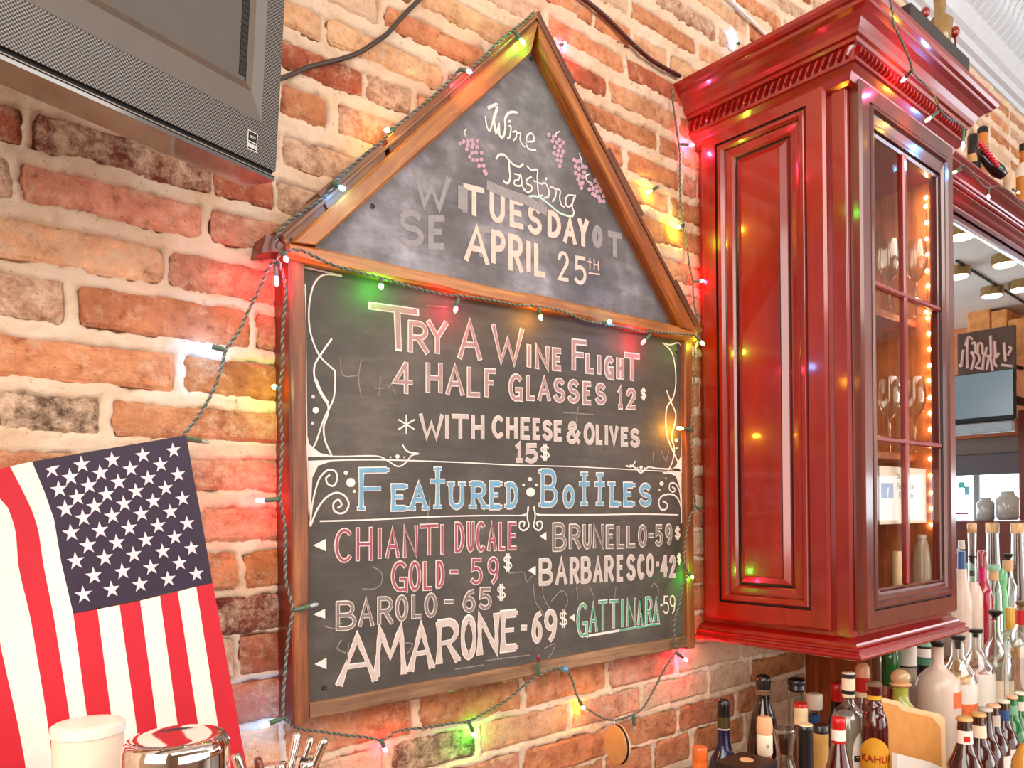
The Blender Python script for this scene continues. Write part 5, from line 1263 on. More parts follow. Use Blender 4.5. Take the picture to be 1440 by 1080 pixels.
def lettering(parent, txt, size, cx, cy, r, zc, ang, mat, name='label_text'):
    return font_mesh(txt, size, lambda x, y: (cx + r * math.cos(math.radians(ang) + x / r), cy + r * math.sin(math.radians(ang) + x / r), zc + y), mat, parent, name)
M_LABEL = simple('cream_paper_label', (238, 218, 190), .6, var=.04); M_INK = simple('black_ink', (30, 22, 20), .6); M_LABW = simple('white_paper_label', (240, 228, 216), .6, var=.03)
M_LORANGE = simple('orange_label_print', (232, 110, 60), .6, var=.2, scale=90); M_LGREEN = simple('green_label_band', (70, 122, 96), .6); M_LYEL = simple('yellow_label', (226, 160, 40), .55, var=.1); M_LRED = simple('red_label_print', (196, 34, 22), .6)
ZC = .861
# --- left group on the counter
bottle('liquor_bottle', 984, 1.25, 1050, [('bottle_cap', CAPS['orange'], [(1050, 19), (1051, 20), (1053, 21), (1070, 21), (1071, 20.4), (1072, 21), (1082, 21)]), ('bottle_body', M_AMBER, [(1082, 20), (1100, 22), (1125, 48), (1140, 54), ('b', 54)])], ZC, 'bottle with bright orange screw cap, leftmost of the row under the chalkboard')
bottle('wine_bottle', 1017, 1.55, 983, [('foil_capsule', CAPS['black'], [(983, 11), (985, 15), (988, 17), (994, 17.5), (996, 16.5), (1007, 17)]), ('foil_band', simple('olive_foil', (84, 74, 44), .3, metal=.4), [(1007, 17.3), (1023, 17.5)]), ('foil_ring', CAPS['silver'], [(1023, 18), (1025, 18)]),
        ('bottle_body', M_BLUEGLASS, [(1025, 17), (1045, 19), (1055, 24), (1066, 36), (1080, 44), ('b', 46)])], ZC, 'slim dark blue wine bottle with rounded black foil top')
bottle('liqueur_bottle', 1073, 1.62, 948, [('bottle_cap', CAPS['black'], [(948, 8), (950, 16), (953, 20.5), (956, 21), (969, 20)]), ('neck_ring', CAPS['brown'], [(969, 20), (971, 20.6), (973, 19.6), (976, 20)]), ('bottle_body', M_DKGLASS, [(976, 19), (990, 21), (1000, 28), (1012, 34), (1030, 40), (1050, 46), ('b', 52)])], ZC, 'tall dark brown bottle with black cap, standing against the bricks')
t, cx, cy = bottle('corked_bottle', 1075, 1.22, 1008, [('stopper', CAPS['peach'], [(1008, 17), (1009, 20), (1020, 22), (1029, 22), (1032, 20)]), ('neck_label', M_LABEL, [(1032, 20), (1033, 21.5), (1058, 21.5), (1061, 19)]), ('bottle_body', opq('amber_spirit', (150, 84, 36)), [(1061, 19), (1085, 20), (1110, 40), (1130, 52), ('b', 52)])], ZC, 'bottle with pale ribbed cork stopper and cream neck label marked B')
lettering(t, 'B', .0085, cx, cy, .0125, atd(1075, 1049, 1.22)[2], facing(cx, cy) + 20, M_INK)
t, cx, cy = bottle('stoppered_bottle', 1120, 1.62, 953, [('stopper', CAPS['black'], [(953, 16), (955, 24), (958, 25.5), (962, 25), (963, 22), (969, 24), (971, 20)]), ('bottle_glass', GL_CLEAR, [(971, 24), (985, 25), (1015, 26), (1040, 34), ('b', 38)]), ('liquid', M_LIQ_CLEAR, [(1035, 22), (1045, 30), ('b', 34)])], ZC, 'clear bottle with flat glossy black stopper')
bottle('liquor_bottle', 1126, 1.50, 989, [('bottle_cap', CAPS['red'], [(989, 18), (990, 19), (994, 19)]), ('neck_label', CAPS['cream'], [(994, 19), (1003, 19.4), (1004, 18.8), (1018, 19)]), ('bottle_body', M_KRED, [(1018, 18), (1040, 19), (1070, 32), ('b', 34)])], ZC, 'bottle with cream wrapped neck and thin red rim')
bottle('liquor_bottle', 1145, 1.72, 975, [('bottle_cap', CAPS['white'], [(975, 18), (976, 22), (978, 23), (995, 22), (997, 20)]), ('neck', GL_CLEAR, [(997, 14), (1004, 14)]), ('neck_label', CAPS['blue'], [(1004, 15), (1017, 15.4)]), ('bottle_body', GL_CLEAR, [(1017, 15), (1030, 22), (1050, 42), ('b', 46)])], ZC, 'bottle with large white cap and dark blue neck label')
bottle('glass_pitcher', 1103, 1.33, 1024, [('pitcher_glass', GL_CLEAR, [(1024, 30), (1030, 32), (1050, 24), (1062, 22), (1080, 32), (1100, 36), ('b', 36)]), ('dark_contents', opq('dark_syrup', (60, 34, 22)), [(1036, 26), (1050, 19), (1060, 12)])], ZC, 'clear glass carafe with flared mouth between the bottles', 'carafe')
bottle('wine_bottle', 1132, 1.12, 1019, [('foil_capsule', CAPS['black'], [(1019, 20), (1020, 22), (1026, 22), (1028, 21), (1032, 22), (1036, 21), (1080, 21), (1100, 21)]), ('foil_rim', CAPS['cream'], [(1018.2, 20), (1019.4, 21)]), ('bottle_body', M_DKGLASS, [(1100, 20), (1130, 40), ('b', 44)])], ZC, 'bottle with long glossy black foil neck at the bottom edge')
bottle('wine_bottle', 1154, 1.26, 1019, [('bottle_cap', CAPS['black'], [(1019, 20), (1020, 21.5), (1030, 21.5)]), ('foil_capsule', CAPS['champagne'], [(1030, 21.5), (1038, 21.6), (1039, 21), (1100, 21)]), ('bottle_body', M_DKGLASS, [(1100, 20), (1130, 38), ('b', 42)])], ZC, 'bottle with matte gold foil neck and knurled black cap')
bottle('wine_bottle', 1176, 1.80, 960, [('bottle_cap', CAPS['red'], [(960, 15), (961, 17), (973, 17), (974, 16.4), (985, 17)]), ('bottle_body', M_DKGLASS, [(985, 16), (1000, 17), (1030, 30), ('b', 32)])], ZC, 'dark bottle with bright red cap behind the clear rum bottle')
bottle('liqueur_bottle', 1179, 1.14, 1009, [('bottle_cap', CAPS['red'], [(1009, 17), (1010, 18.5), (1017, 19), (1018, 18.4), (1025, 19)]), ('neck_label', M_LABW, [(1025, 19), (1040, 19.4)]), ('neck_ring', CAPS['red'], [(1040, 19.4), (1042, 20), (1044, 19)]), ('bottle_body', M_KRED, [(1044, 19), (1060, 24), (1080, 34), (1105, 48), ('b', 52)])], ZC, 'dark red bottle with red cap and white neck band')
t, cx, cy = bottle('rum_bottle', 1193, 1.50, 945, [('bottle_cap', CAPS['white'], [(945, 15), (946, 18), (947, 18)]), ('cap_band', CAPS['black'], [(947, 18), (953, 18.4)]), ('neck_label', M_LABEL, [(953, 18), (970, 18), (980, 17)]), ('neck_band', CAPS['black'], [(970, 18.2), (975, 18.2)]), ('bottle_glass', GL_CLEAR, [(980, 15), (988, 15), (993, 26), (1000, 38), (1010, 46), (1022, 50), ('b', 50)]), ('liquid', M_LIQ_CLEAR, [(1003, 36), (1012, 43), (1024, 47), ('b', 47)])], ZC, 'round-shouldered clear bottle with oval white label')
r_ = 25 * 1.5 / FL + .0008; f_ = facing(cx, cy)
zl = atd(1193, 1081, 1.5)[2]; zt_ = atd(1193, 1020, 1.5)[2]
wrap(t, cx, cy, r_, zl - .02, zt_, f_ + 8, f_ + 92, M_LABW, 'oval_label', 14, oval)
wrap(t, cx, cy, r_ + .0006, zl + .025, zl + .036, f_ + 14, f_ + 88, M_INK, 'label_band'); lettering(t, 'TERR', .010, cx, cy, r_ + .0012, zl + .0265, f_ + 38, M_LABW)
t, cx, cy = bottle('coffee_liqueur_bottle', 1229, 1.45, 959, [('bottle_cap', CAPS['brown'], [(959, 17), (960, 20), (964, 20)]), ('cap_skirt', M_KRED, [(964, 19.6), (977, 19)]), ('neck_band', CAPS['yellow'], [(977, 19), (983, 19.4)]), ('bottle_body', M_KRED, [(983, 18), (987, 18), (990, 22), (994, 24), (998, 23), (1003, 28), (1012, 34), (1022, 36), ('b', 36)])], ZC, 'dark red-brown coffee liqueur bottle with yellow arched label')
r_ = 18 * 1.45 / FL + .0007; f_ = facing(cx, cy); z0_ = ZC + .03; z1_ = atd(1229, 1033, 1.45)[2]
wrap(t, cx, cy, r_, z0_, z1_, f_ - 80, f_ + 80, M_LYEL, 'arched_label', 18, arch)
zz = atd(1229, 1067, 1.45)[2]
lettering(t, 'KAHLUA', .0190, cx, cy, r_ + .0006, zz - .0008, f_ + 22, M_INK, 'label_text'); lettering(t, 'KAHLUA', .0182, cx, cy, r_ + .0014, zz, f_ + 22, M_LRED, 'label_text')
# things behind, under the cabinet
bottle('red_label_bottle', 1213, 1.74, 931, [('stopper', CAPS['peach'], [(931, 6), (933, 13), (938, 18), (946, 20), (952, 20)]), ('neck_label', CAPS['red'], [(952, 20), (972, 20.5)]), ('neck_band', CAPS['cream'], [(972, 20), (979, 22)]), ('bottle_body', GL_CLEAR, [(979, 20), (1000, 30), ('b', 34)])], ZC, 'bottle with rounded peach stopper and red neck label below the cabinet corner')
ZR = 1.121
bottle('green_bottle', 1252, 1.86, 900, [('bottle_body', M_GREENB, [(896, 9), (905, 12), (915, 20), (925, 23), (958, 23), (964, 20)])], .976, 'dark emerald green bottle below the cabinet')
bottle('white_label_bottle', 1275, 1.88, 896, [('bottle_body', M_LABW, [(890, 20), (900, 25), (935, 25)]), ('lower_band', CAPS['black'], [(935, 25.4), (937, 25.4)]), ('bottle_glass', M_LIQ_CLEAR, [(937, 24), ('b', 24)])], .976, 'white-labelled bottle between the green and the mint-labelled bottles')
bottle('mint_label_bottle', 1300, 1.93, 896, [('bottle_body', CAPS['mint'], [(885, 20), (908, 21)]), ('label_band', CAPS['black'], [(908, 21.4), (911, 21.4)]), ('white_band', M_LABW, [(911, 21), (923, 21)]), ('green_band', M_LGREEN, [(923, 21.3), (934, 21.3)]), ('bottle_glass', M_DKGLASS, [(934, 20), ('b', 20)])], .976, 'bottle with mint and dark green banded label under the cabinet')
bottle('ball_stopper_decanter', 1266, 1.66, 941, [('ball_stopper', simple('pale_peach_glass', (232, 190, 140), .15, trans=.3, coat=.6), [(941, 6), (942.5, 14), (946, 22), (951, 26), (956, 25), (960, 20)]), ('stopper_flange', CAPS['peach'], [(960, 24), (962, 30), (965, 24)]), ('decanter_neck', simple('lime_glass', (190, 190, 80), .15, trans=.3, coat=.6), [(965, 20), (975, 20), (985, 22), (992, 34), (1000, 46), ('b', 50)])], ZC, 'decanter with round ball stopper and lime-tinted neck', 'decanter')
# tray board behind the folders
o = MB().box(*sorted((atd(1236, 968, 1.9)[0], atd(1300, 968, 1.9)[0])), -.215, -.205, .976, atd(1260, 966, 1.9)[2], bev=.002).build('tray_edge', M_DARKWOOD)
tag(o, 'dark red wooden tray edge behind the manila folders', 'tray')
# manila folders
def folder(name, pts, D0, D1, th, mat, label, tab=None):
    """upright sheet: pixel outline; depth varies linearly with u from D0 (left) to D1 (right)"""
    us = [p[0] for p in pts]; u0, u1 = min(us), max(us)
    poly = [atd(u, v, D0 + (D1 - D0) * (u - u0) / (u1 - u0)) for u, v in pts]
    o = MB().prism(poly, (-.0, -th, 0)).build(name, mat); return tag(o, label, 'folder', 'manila folders')
M_MAN = simple('manila_card', (216, 146, 72), .6, var=.08); M_MANL = simple('manila_card_light', (240, 196, 146), .6, var=.05)
folder('folder', [(1236, 980), (1262, 986), (1268, 992), (1318, 1003), (1326, 1010), (1328, 1130), (1236, 1120)], 1.52, 1.62, .004, M_MANL, 'back manila folder with pale stepped edge')
folder('folder', [(1234, 985), (1260, 992), (1266, 999), (1308, 1008), (1320, 1022), (1322, 1130), (1234, 1120)], 1.49, 1.59, .004, M_MAN, 'front orange-brown manila folder standing by the coffee liqueur bottle')
folder('card_box', [(1254, 1058), (1300, 1070), (1318, 1078), (1318, 1130), (1254, 1120)], 1.42, 1.50, .01, M_LABW, 'white card edge in front of the manila folders')
# black box with pale emblem
p = atd(1052, 1072, 1.12)
t = thing('gift_box', (p[0], p[1], 1.05), 'small black box with a pale round emblem on its lid at the bottom edge', 'box')
MB().box(p[0] - .042, p[0] + .030, p[1] - .03, p[1] + .03, ZC, p[2] + .004, bev=.002).build('box_body', simple('dark_brown_box', (42, 26, 20), .4), t)
MB().lathe(0, 0, [(.010, 0), (.010, .0006)], 20, ax=((p[0] - .004, p[1], p[2] + .0042), (0, 0, 1))).build('lid_emblem', CAPS['peach'], t)
# --- clear bottles on the step
t, cx, cy = bottle('vodka_bottle', 1318, 1.80, 900, [('stopper', CAPS['black'], [(900, 12), (901, 17), (905, 18), (909, 14), (913, 10)]), ('bottle_body', M_FROST, [(909, 17), (912, 16), (930, 16), (938, 20), (944, 34), (950, 46), (957, 54), (966, 58), ('b', 58)])], .976, 'frosted white vodka bottle with orange print and black stopper')
f_ = facing(cx, cy); r_ = 29 * 1.8 / FL + .0006
wrap(t, cx, cy, r_, atd(1318, 990, 1.8)[2], atd(1318, 968, 1.8)[2], f_ + 42, f_ + 84, M_LORANGE, 'orange_print', 8)
t, cx, cy = bottle('vodka_bottle', 1347, 1.95, 893, [('pourer', CAPS['black'], [(893, 12), (894, 19), (899, 18), (901, 9), (912, 8)]), ('bottle_glass', GL_CLEAR, [(897, 18), (920, 17), (932, 24), (944, 40), (955, 46), ('b', 46)]), ('liquid', M_LIQ_GOLD, [(948, 30), (956, 42), ('b', 42)])], .976, 'clear bottle with black pourer and fruit print, right behind the frosted bottle')
f_ = facing(cx, cy); r_ = 23 * 1.95 / FL + .0006
wrap(t, cx, cy, r_, atd(1347, 1020, 1.95)[2], atd(1347, 958, 1.95)[2], f_ - 30, f_ + 85, M_LABW, 'fruit_label', 10); wrap(t, cx, cy, r_ + .0005, atd(1347, 1018, 1.95)[2], atd(1347, 985, 1.95)[2], f_ - 20, f_ + 80, M_LORANGE, 'fruit_print', 10)
t, cx, cy = bottle('vodka_bottle', 1372, 2.05, 884, [('pourer', CAPS['black'], [(884, 12), (885, 19), (889, 18), (891, 9), (896, 8)]), ('bottle_glass', GL_CLEAR, [(888, 15), (910, 15), (922, 24), (936, 40), (948, 46), ('b', 46)]), ('liquid', M_LIQ_PINK, [(943, 38), (950, 43), ('b', 43)])], .976, 'clear bottle half full of pink-red liquid with black pourer')
f_ = facing(cx, cy); r_ = 23 * 2.05 / FL + .0006
wrap(t, cx, cy, r_, atd(1372, 988, 2.05)[2], atd(1372, 944, 2.05)[2], f_ + 5, f_ + 80, M_LABW, 'slanted_label', 8)
t, cx, cy = bottle('vodka_bottle', 1399, 2.12, 858, [('pourer', CAPS['black'], [(858, 12), (859, 18), (863, 17), (866, 8), (870, 7)]), ('neck_ring', CAPS['red'], [(870, 12), (872, 12)]), ('bottle_glass', GL_CLEAR, [(866, 13), (898, 14), (908, 26), (920, 40), (935, 44), ('b', 44)]), ('liquid', M_LIQ_CLEAR, [(935, 40), ('b', 40)])], .976, 'tall clear bottle with black pourer and red neck ring')
wrap(t, cx, cy, 22 * 2.15 / FL + .0006, atd(1399, 985, 2.15)[2], atd(1399, 950, 2.15)[2], facing(cx, cy) - 10, facing(cx, cy) + 75, M_LABEL, 'paper_label', 8)
bottle('decanter', 1422, 2.18, 845, [('stopper', CAPS['yellow'], [(855, 14), (856, 15), (884, 14)]), ('decanter_glass', GL_CLEAR, [(884, 12), (890, 26), (900, 42), (912, 46), (930, 46), ('b', 40)]), ('liquid', M_LIQ_GOLD, [(908, 30), (915, 32), (925, 22)])], .976, 'round glass decanter with tall yellow stopper', 'decanter')
bottle('liquor_bottle', 1437, 1.98, 845, [('pourer', CAPS['brown'], [(845, 10), (846, 16), (850, 15), (853, 7), (858, 7)]), ('neck_label', CAPS['red'], [(858, 16), (878, 16)]), ('bottle_glass', GL_CLEAR, [(878, 16), (890, 30), (905, 44), ('b', 46)])], .976, 'clear bottle with red neck and brown pourer at the right edge')
# upper row on the back step, against the mirror
UR = [(1352, 760, 'frosted bottle with blue neck label beside the cabinet door', [('pourer', CAPS['silver'], [(760, 8), (772, 9)]), ('neck_label', CAPS['blue'], [(775, 10), (800, 11)]), ('bottle_body', M_FROST, [(800, 12), (815, 14), (832, 20), (845, 26), ('b', 26)])]),
      (1367, 765, 'tall clear bottle with wooden cork and black neck rings, second in the upper row', [('stopper', CAPS['tan'], [(735, 10), (736, 12), (748, 12), (749, 10)]), ('pourer', CAPS['black'], [(780, 6), (782, 11), (786, 9), (790, 6)]), ('neck_label', CAPS['black'], [(802, 9), (810, 9)]), ('bottle_body', M_FROST, [(818, 12), (826, 20), (834, 24), (842, 26), ('b', 26)]), ('neck', GL_CLEAR, [(749, 11), (772, 10), (818, 11)])]),
      (1381, 772, 'bottle with dark red cap and magenta neck in the upper row', [('bottle_cap', opq('brick_red_foil', (140, 40, 26)), [(774, 10), (776, 12), (798, 12)]), ('neck', opq('magenta_liqueur', (190, 10, 84)), [(798, 11), (818, 11)]), ('bottle_body', M_LIQ_RED, [(818, 11), (824, 18), (832, 24), (842, 25), ('b', 25)])]),
      (1397, 778, 'bottle with mint top and tan neck label in the upper row', [('bottle_cap', CAPS['mint'], [(794, 12), (796, 15), (802, 15)]), ('neck_label', CAPS['tan'], [(802, 12), (816, 13)]), ('bottle_body', GL_CLEAR, [(816, 12), (835, 22), ('b', 26)])]),
      (1408, 798, 'rounded pale green bottle in the upper row', [('bottle_body', simple('pale_green_glass', (120, 200, 130), .15, trans=.3, coat=.6), [(800, 8), (806, 14), (818, 15), (826, 13), (840, 18), ('b', 20)])]),
      (1417, 778, 'bottle with cork-brown neck label and black pourer in the upper row', [('pourer', CAPS['black'], [(778, 6), (779, 13), (783, 11), (786, 6)]), ('neck_label', CAPS['tan'], [(788, 13), (803, 13)]), ('bottle_body', GL_CLEAR, [(803, 12), (815, 14), (825, 22), ('b', 26)])]),
      (1431, 752, 'tall tapering clear bottle with large cork at the right edge', [('stopper', CAPS['tan'], [(735, 15), (736, 17), (750, 17)]), ('bottle_glass', GL_CLEAR, [(750, 15), (790, 17), (830, 24), ('b', 26)])])]
for i, (u, v, lb, segs) in enumerate(UR):
    D_ = [2.52, 2.42, 2.5, 2.56, 2.46, 2.50, 2.62, 2.60][i]
    # keep the bottle in front of the mirror
    D_ = (1.05 - .170 - .036) / ray(u, v)[1]
    if i == 7: D_ = (1.05 - .170 - .036) / ray(u, v)[1]
    bottle('back_bottle', u, D_, v, segs, ZR, lb, 'bottle', None, 16)
# beer bottles on the ledge
BE_ = [(1356, 1008, 1.34, 'gold', M_LABW, 'front brown beer bottle with gold cap, leftmost of the row', M_AMBER), (1376, 1002, 1.43, 'gold', M_LABEL, 'brown beer bottle with gold cap and cream neck label, second in the row', M_AMBER), (1386, 995, 1.54, 'silver', None, 'brown beer bottle with silver cap, third in the row', M_AMBER),
       (1397, 990, 1.63, 'peach', CAPS['silver'], 'brown beer bottle with peach cap and silver neck foil, fourth in the row', M_AMBER), (1411, 984, 1.72, 'white', CAPS['blue'], 'brown beer bottle with white cap and blue banded neck', M_AMBER), (1423, 978, 1.84, 'peach', CAPS['mint'], 'green-necked beer bottle with peach cap near the right edge', M_GREENB), (1435, 973, 1.90, 'white', M_LABW, 'beer bottle with white cap at the right edge', M_GREENB)]
for i, (u, v, D_, cp, lab, lb, gm) in enumerate(BE_):
    k = 1.34 / D_
    segs = [('crown_cap', CAPS[cp], [(v, 17 * k), (v + 1, 20 * k), (v + 4 * k, 22 * k), (v + 5.5 * k, 20 * k)]), ('bottle_body', gm, [(v + 5 * k, 17 * k), (v + 9 * k, 18 * k), (v + 38 * k, 21 * k), (v + 52 * k, 30 * k), (v + 64 * k, 42 * k), (v + 76 * k, 48 * k), ('b', 49 * k)])]
    if lab is not None: segs.append(('neck_label', lab, [(v + 18 * k, 19.4 * k), (v + 36 * k, 21.6 * k)]))
    t, cx, cy = bottle('beer_bottle', u, D_, v, segs, .956, lb, 'bottle', 'beer bottles on the ledge')
    if i in (0,):
        wrap(t, cx, cy, 10.3 * D_ * k / FL + .0006, atd(u, v + 33, D_)[2], atd(u, v + 25, D_)[2], facing(cx, cy) - 5, facing(cx, cy) + 40, M_LRED, 'neck_print', 6)
    if i in (4, 3): wrap(t, cx, cy, 24.8 * D_ * k / FL + .0006, .99, atd(u, v + 82 * k, D_)[2], facing(cx, cy) - 70, facing(cx, cy) + 70, M_LABW, 'body_label', 10)
# orange-labelled item at the right edge
bottle('bottle_edge', 1441, 1.45, 1050, [('bottle_body', M_LIQ_GOLD, [(1046, 8), (1056, 20), (1070, 32), ('b', 38)])], .956, 'amber bottle shoulder cut off by the lower right corner')

# --- lower left: candle jar, chrome shaker, tongs
sh = thing('bar_shelf', (.25, -.4, 1.15), 'narrow wooden shelf below the flag holding the chrome container and utensils', 'shelf')
MB().box(-.35, .62, -.50, -.20, 1.14, 1.16, bev=.003).build('shelf_board', WT, sh)
for x in (-.25, .5): MB().box(x, x + .03, -.46, -.24, .861, 1.139).build('shelf_support', WT, sh)
M_CHROME = simple('polished_chrome', (226, 214, 204), .06, metal=1, spec=1, var=.02)
bottle('chrome_container', 248, .70, 1022, [('lid', M_CHROME, [(1037.2, 6), (1037, 30), (1036.6, 55), (1035.2, 85), (1034.2, 105), (1034.2, 116), (1035.6, 127), (1040, 135)]), ('container_body', M_CHROME, [(1040, 135), (1046, 140), (1056, 142), ('b', 142)])], 1.161, 'shiny chrome cylindrical container with dished lid in front of the flag', 'container', None, 48)
bottle('candle_jar', 124, .78, 1012, [('jar_lid', simple('ivory_lid', (246, 232, 214), .4, var=.03), [(1015, 10), (1015.5, 60), (1016, 88), (1018, 94), (1030, 94)]), ('jar_body', simple('ivory_wax', (238, 218, 196), .5, var=.03), [(1030, 90), ('b', 90)])], 1.161, 'round ivory lidded jar left of the chrome container', 'jar', None, 32)
ut = thing('utensil_holder', atd(400, 1150, .80)[:2] + (1.161,), 'dark holder full of metal bar tools under the chalkboard corner', 'holder')
p = atd(392, 1150, .80); MB().lathe(p[0], p[1], [(.036, 1.161), (.04, 1.17), (.042, 1.235), (.039, 1.235), (.037, 1.17)], 24, cap=False).build('holder_cup', M_BLACK, ut, True)
MB().lathe(p[0], p[1], [(.036, 1.161), (.036, 1.168)], 24).build('holder_base', M_BLACK, ut)
TL = [((419, 1029), (404, 1110), .0042, 'slim dark chrome rod, tallest of the tools'), ((438, 1036), (410, 1110), .0036, 'tool handle with dark grip'), ((457, 1038), (420, 1112), .0046, 'steel handle leaning to the right'), ((331, 1060), (362, 1130), .0052, 'tool handle leaning to the left'), ((362, 1066), (380, 1130), .0042, 'red-brown tinted tool handle'), ((395, 1072), (396, 1130), .0062, 'wide spoon end'), ((432, 1068), (415, 1125), .0080, 'coiled strainer end')]
for i, ((u0, v0), (u1, v1), r_, lb) in enumerate(TL):
    a = Vector(atd(u0, v0, .80)); b_ = Vector((p[0] + (i - 3) * .007, p[1] + ((i * 37) % 5 - 2) * .006, 1.172)); c_ = Vector(atd(u1, v1, .80))
    t = thing('bar_tool', tuple(b_), lb + ' standing in the dark holder', 'bar tool', 'bar tools in the holder')
    pts = spline([b_, (b_ + c_) / 2, c_, (a + c_) / 2, a], 4) if False else [b_, a]
    L = (a - b_).length; d = (a - b_).normalized()
    MB().lathe(0, 0, [(r_ * .6, 0), (r_ * .6, L * .5), (r_, L * .62), (r_ * 1.05, L * .97), (r_ * .8, L)], 12, ax=(b_, d)).build('handle', M_CHROME if i != 4 else opq('copper_tint_steel', (120, 50, 34), .15), t, True)
    if i == 1: MB().lathe(0, 0, [(r_ * 1.12, L * .70), (r_ * 1.15, L * .86)], 12, ax=(b_, d)).build('grip', M_BLACK, t, True)
    if i in (2, 6):
        for k in range(4): MB().lathe(0, 0, [(r_ * 1.3, L * (.70 + .03 * k)), (r_ * 1.3, L * (.712 + .03 * k))], 14, ax=(b_, d)).build('coil_ring', M_CHROME, t, True)

# --- wooden disc ornament on the string under the board
p = at(865, 1047, -.055); t = thing('disc_ornament', tuple(at(866, 1012, -.03)), 'round pale wooden disc hanging from the cord under the chalkboard', 'ornament')
ctr_ = Vector(p); dr = Vector((-.966, .23, .02)).normalized()
MB().lathe(0, 0, [(.0355, -.003), (.0362, 0), (.0355, .0006)], 36, ax=(ctr_, dr)).build('disc_face', simple('pale_maple', (206, 150, 98), .5, var=.15, scale=15), t)
MB().lathe(0, 0, [(.0372, -.0062), (.0372, -.0035)], 36, ax=(ctr_, dr)).build('dark_rim', M_BLACK, t)
MB().lathe(0, 0, [(.0372, -.0095), (.0378, -.0064)], 36, ax=(ctr_, dr)).build('pale_rim', CAPS['peach'], t)
a = Vector(at(864, 1010, -.022)); MB().tube([a, ctr_ + Vector((0, 0, .036))], .0008, 5).build('hanging_thread', CAPS['white'], t)

# --- things on top of the cabinet and soffit
t = thing('black_box', (1.70, -.36, 2.475), 'long black box lying on top of the cabinet', 'box')
q0 = at(1262, 14, -.30); 
MB().box(1.552, 1.848, -.42, -.31, 2.475, 2.524, bev=.003).build('box_body', simple('black_satin_box', (38, 30, 28), .35, coat=.3), t)
t = thing('glass_figurine', (2.094, -.257, 2.475), 'slender amber glass figure standing behind the black box above the cabinet', 'figurine')
p = atd(1322, 34, 1.96); p = (p[0], p[1], 2.77)
MB().lathe(p[0], p[1], [(.022, 2.475), (.020, 2.49), (.010, 2.53), (.014, 2.65), (.026, p[2] - .03), (.03, p[2] + .01), (.012, p[2] + .03), (.016, p[2] + .08), (.026, p[2] + .14), (.02, p[2] + .2)], 14).build('glass_body', opq('smoky_amber_glass', (150, 120, 70)), t, True)
for (u, v, lb) in ((1301, 18, 'small dark red ornament on the box, left one'), (1343, 45, 'small brick-red ornament on the box, right one')):
    p = atd(u, v, 1.95); o = MB().ball(p, .011, 10, 6, (1, 1, 1.3)).tube([(p[0], p[1], p[2] - .012), (p[0], p[1], 2.475)], .0025, 6).build('berry_ornament', opq('berry_red', (140, 30, 34)), None, True); tag(o, lb, 'ornament')
zs_ = 2.475
def onsoff(u, v, Z=zs_): p = atz(u, v, Z); return p
bottle('dark_bottle', 1368, 2.62, 190, [('bottle_neck', CAPS['black'], [(190, 12), (192, 14), (215, 14), (218, 14)]), ('neck_label', CAPS['tan'], [(218, 14), (230, 15)]), ('bottle_body', M_DKGLASS, [(230, 15), (238, 20), ('b', 24)])], zs_, 'dark bottle with long black neck on the soffit beside the cabinet crown')
bottle('orange_jar', 1382, 2.75, 178, [('jar_lid', CAPS['black'], [(178, 8), (181, 14), (188, 14)]), ('jar_body', opq('orange_glaze', (206, 120, 50)), [(188, 12), (198, 13), (207, 12), ('b', 11)])], zs_, 'small orange jar with black lid on the soffit', 'jar')
# high-heeled shoe shaped bottle holder with red dotted sole
t = thing('shoe_ornament', atz(1395, 250, zs_), 'glossy black shoe-shaped ornament with red dotted inside lying on the soffit', 'ornament')
DD = 2.25
def sp_(u, v, dD=0): return Vector(atd(u, v, DD + dD))
mb = MB(); mb.tube([sp_(1376, 210), sp_(1384, 222), sp_(1394, 232), sp_(1404, 241), sp_(1412, 248)], [.010, .014, .018, .020, .012], 10); mb.build('shoe_body', opq('black_patent', (20, 12, 14)), t, True)
for k in range(9):
    f = k / 8; a = sp_(1378 + 24 * f, 202 + 30 * f, -.02); MB().ball(tuple(a), .0075, 8, 5).build('red_dot', opq('cherry_red_gloss', (196, 20, 50)), t, True)
MB().tube([sp_(1376, 212), tuple((sp_(1377, 236)))], .004, 6).build('heel', M_BLACK, t)
bottle('amber_bottle', 1440, 2.75, 203, [('bottle_cap', CAPS['black'], [(203, 12), (213, 12)]), ('neck', opq('orange_amber', (206, 110, 40)), [(213, 10), (230, 12)]), ('shoulder_label', M_LABW, [(230, 13), (240, 24), (252, 30)]), ('bottle_body', opq('amber_rum', (200, 130, 40)), [(252, 32), (276, 32), ('b', 30)])], zs_, 'amber bottle with black cap and pale shoulder at the right end of the soffit')
bottle('pale_jar', 1419, 2.72, 240, [('jar_body', simple('pale_stoneware', (222, 190, 160), .4), [(240, 8), (243, 14), (256, 16), ('b', 14)])], zs_, 'small pale jar on the soffit beside the amber bottle', 'jar')

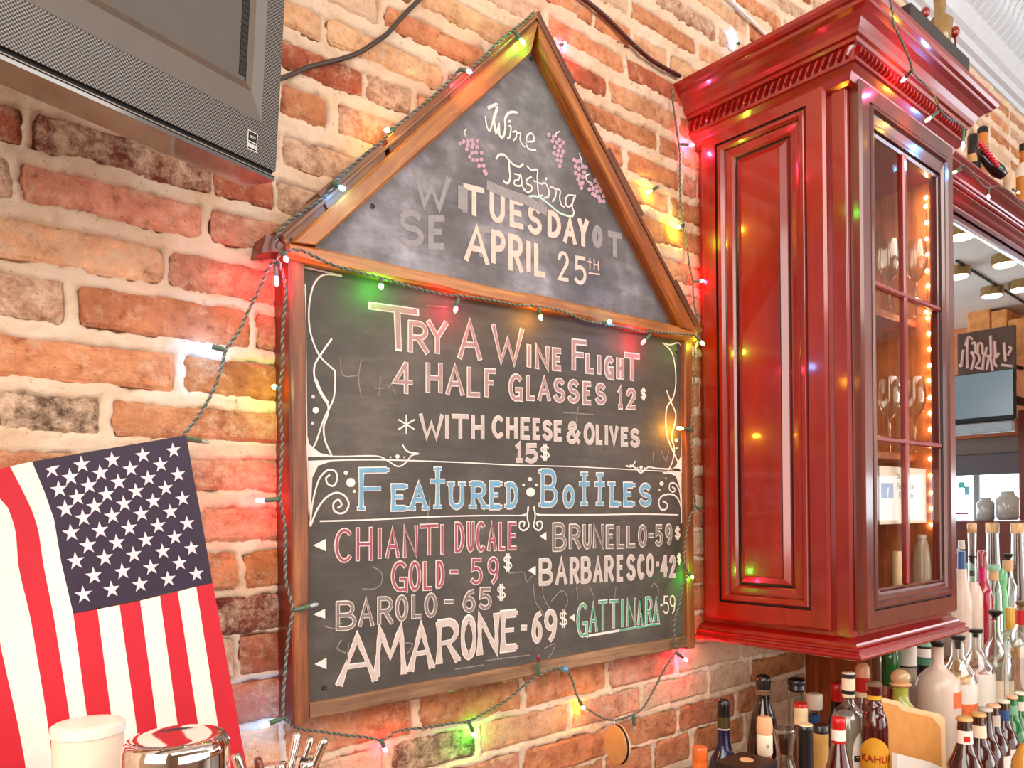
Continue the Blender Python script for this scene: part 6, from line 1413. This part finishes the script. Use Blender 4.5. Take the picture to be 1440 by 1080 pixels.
# --- inside the glazed cabinet
IN = -.16
t = thing('led_string', (1.86, -.318, 1.32), 'vertical string of warm white lights hanging inside the glass door', 'string lights')
M_LED = simple('warm_led', (255, 226, 180), .3, var=0, emit=(255, 206, 150), es=42)
ul = [(1302, 278), (1302, 290), (1303, 313), (1303, 336), (1304, 358), (1304, 381), (1305, 402), (1303, 439), (1305, 447), (1306, 469), (1307, 491), (1307, 514), (1306, 535), (1308, 559), (1308, 581), (1308, 604), (1308, 645), (1309, 669), (1310, 693), (1310, 715), (1310, 738)]
P_ = [at(u, v, -.318) for u, v in ul]
MB().tube([(P_[0][0], -.318, 2.28)] + P_, .0014, 5).build('wire', M_LIQ_CLEAR, t)
for p in P_: MB().ball(p, .0042, 8, 5).build('bulb', M_LED, t, True)
def inside(u, v, Y): return at(u, v, Y)
a = at(1236, 655, -.331); b_ = at(1302, 735, -.331)
t = thing('paper_sign', (a[0], -.331, b_[2]), 'white card sign with a blue square f emblem behind the lower cabinet glass', 'sign')
MB().box(a[0], b_[0], -.332, -.330, b_[2], a[2]).build('card', M_LABW, t)
c0 = at(1239, 679, -.332); c1 = at(1256, 701, -.332)
MB().box(c0[0], c1[0], -.3326, -.3321, c1[2], c0[2]).build('blue_square', simple('blue_print', (74, 90, 160), .5), t)
font_mesh('f', .030, lambda x, y: ((c0[0] + c1[0]) / 2 + .002 + x, -.3328, c1[2] + .002 + y), M_LABW, t, 'emblem_letter')
c2 = at(1274, 688, -.332)
font_mesh('Find Us On', .0185, lambda x, y: (c2[0] + x, -.3328, c2[2] + y), M_INK, t, 'sign_text')
c2 = at(1274, 700, -.332); font_mesh('Facebook', .0185, lambda x, y: (c2[0] + x, -.3328, c2[2] + y), M_INK, t, 'sign_text')
c2 = at(1263, 673, -.332); font_mesh('Da', .016, lambda x, y: (c2[0] + x, -.3328, c2[2] + y), M_INK, t, 'sign_text')
def wine_glass(u, v, Y, zb, h, r, label):
    p = at(u, v, Y); t = thing('wine_glass', (p[0], Y, zb), label, 'glass', 'glasses in the cabinet')
    MB().lathe(p[0], Y, [(r * .8, zb), (r * .1, zb + .004), (r * .1, zb + h * .45), (r * .7, zb + h * .55), (r, zb + h * .72), (r * .8, zb + h)], 18, cap=False).build('glass_bowl', GL_CLEAR, t, True)
wine_glass(1250, 500, -.27, 1.677, .17, .026, 'clear wine glass on the middle cabinet shelf, left'); wine_glass(1285, 500, -.305, 1.677, .17, .026, 'clear wine glass on the middle cabinet shelf, right')
wine_glass(1250, 350, -.27, 1.987, .17, .026, 'clear wine glass on the top cabinet shelf, left'); wine_glass(1287, 350, -.305, 1.987, .17, .026, 'clear wine glass on the top cabinet shelf, right')
bottle('cabinet_bottle', 1296, 1.745, 752, [('bottle_cap', CAPS['silver'], [(752, 12), (756, 13)]), ('bottle_body', M_LIQ_CLEAR, [(756, 12), (770, 20), (795, 24), ('b', 24)])], 1.317, 'pale bottle with wide shoulders inside the lower cabinet')
bottle('cabinet_candle', 1262, 1.76, 775, [('candle_body', CAPS['cream'], [(775, 14), (777, 16), ('b', 16)])], 1.317, 'cream candle inside the lower left of the cabinet', 'candle')
# under-cabinet pale strip
t = tag(MB().box(1.60, 1.87, -.30, -.285, 1.268, 1.2845, bev=.002).build('light_strip', simple('pale_strip', (226, 222, 200), .4)), 'pale strip fixed under the cabinet front', 'strip')
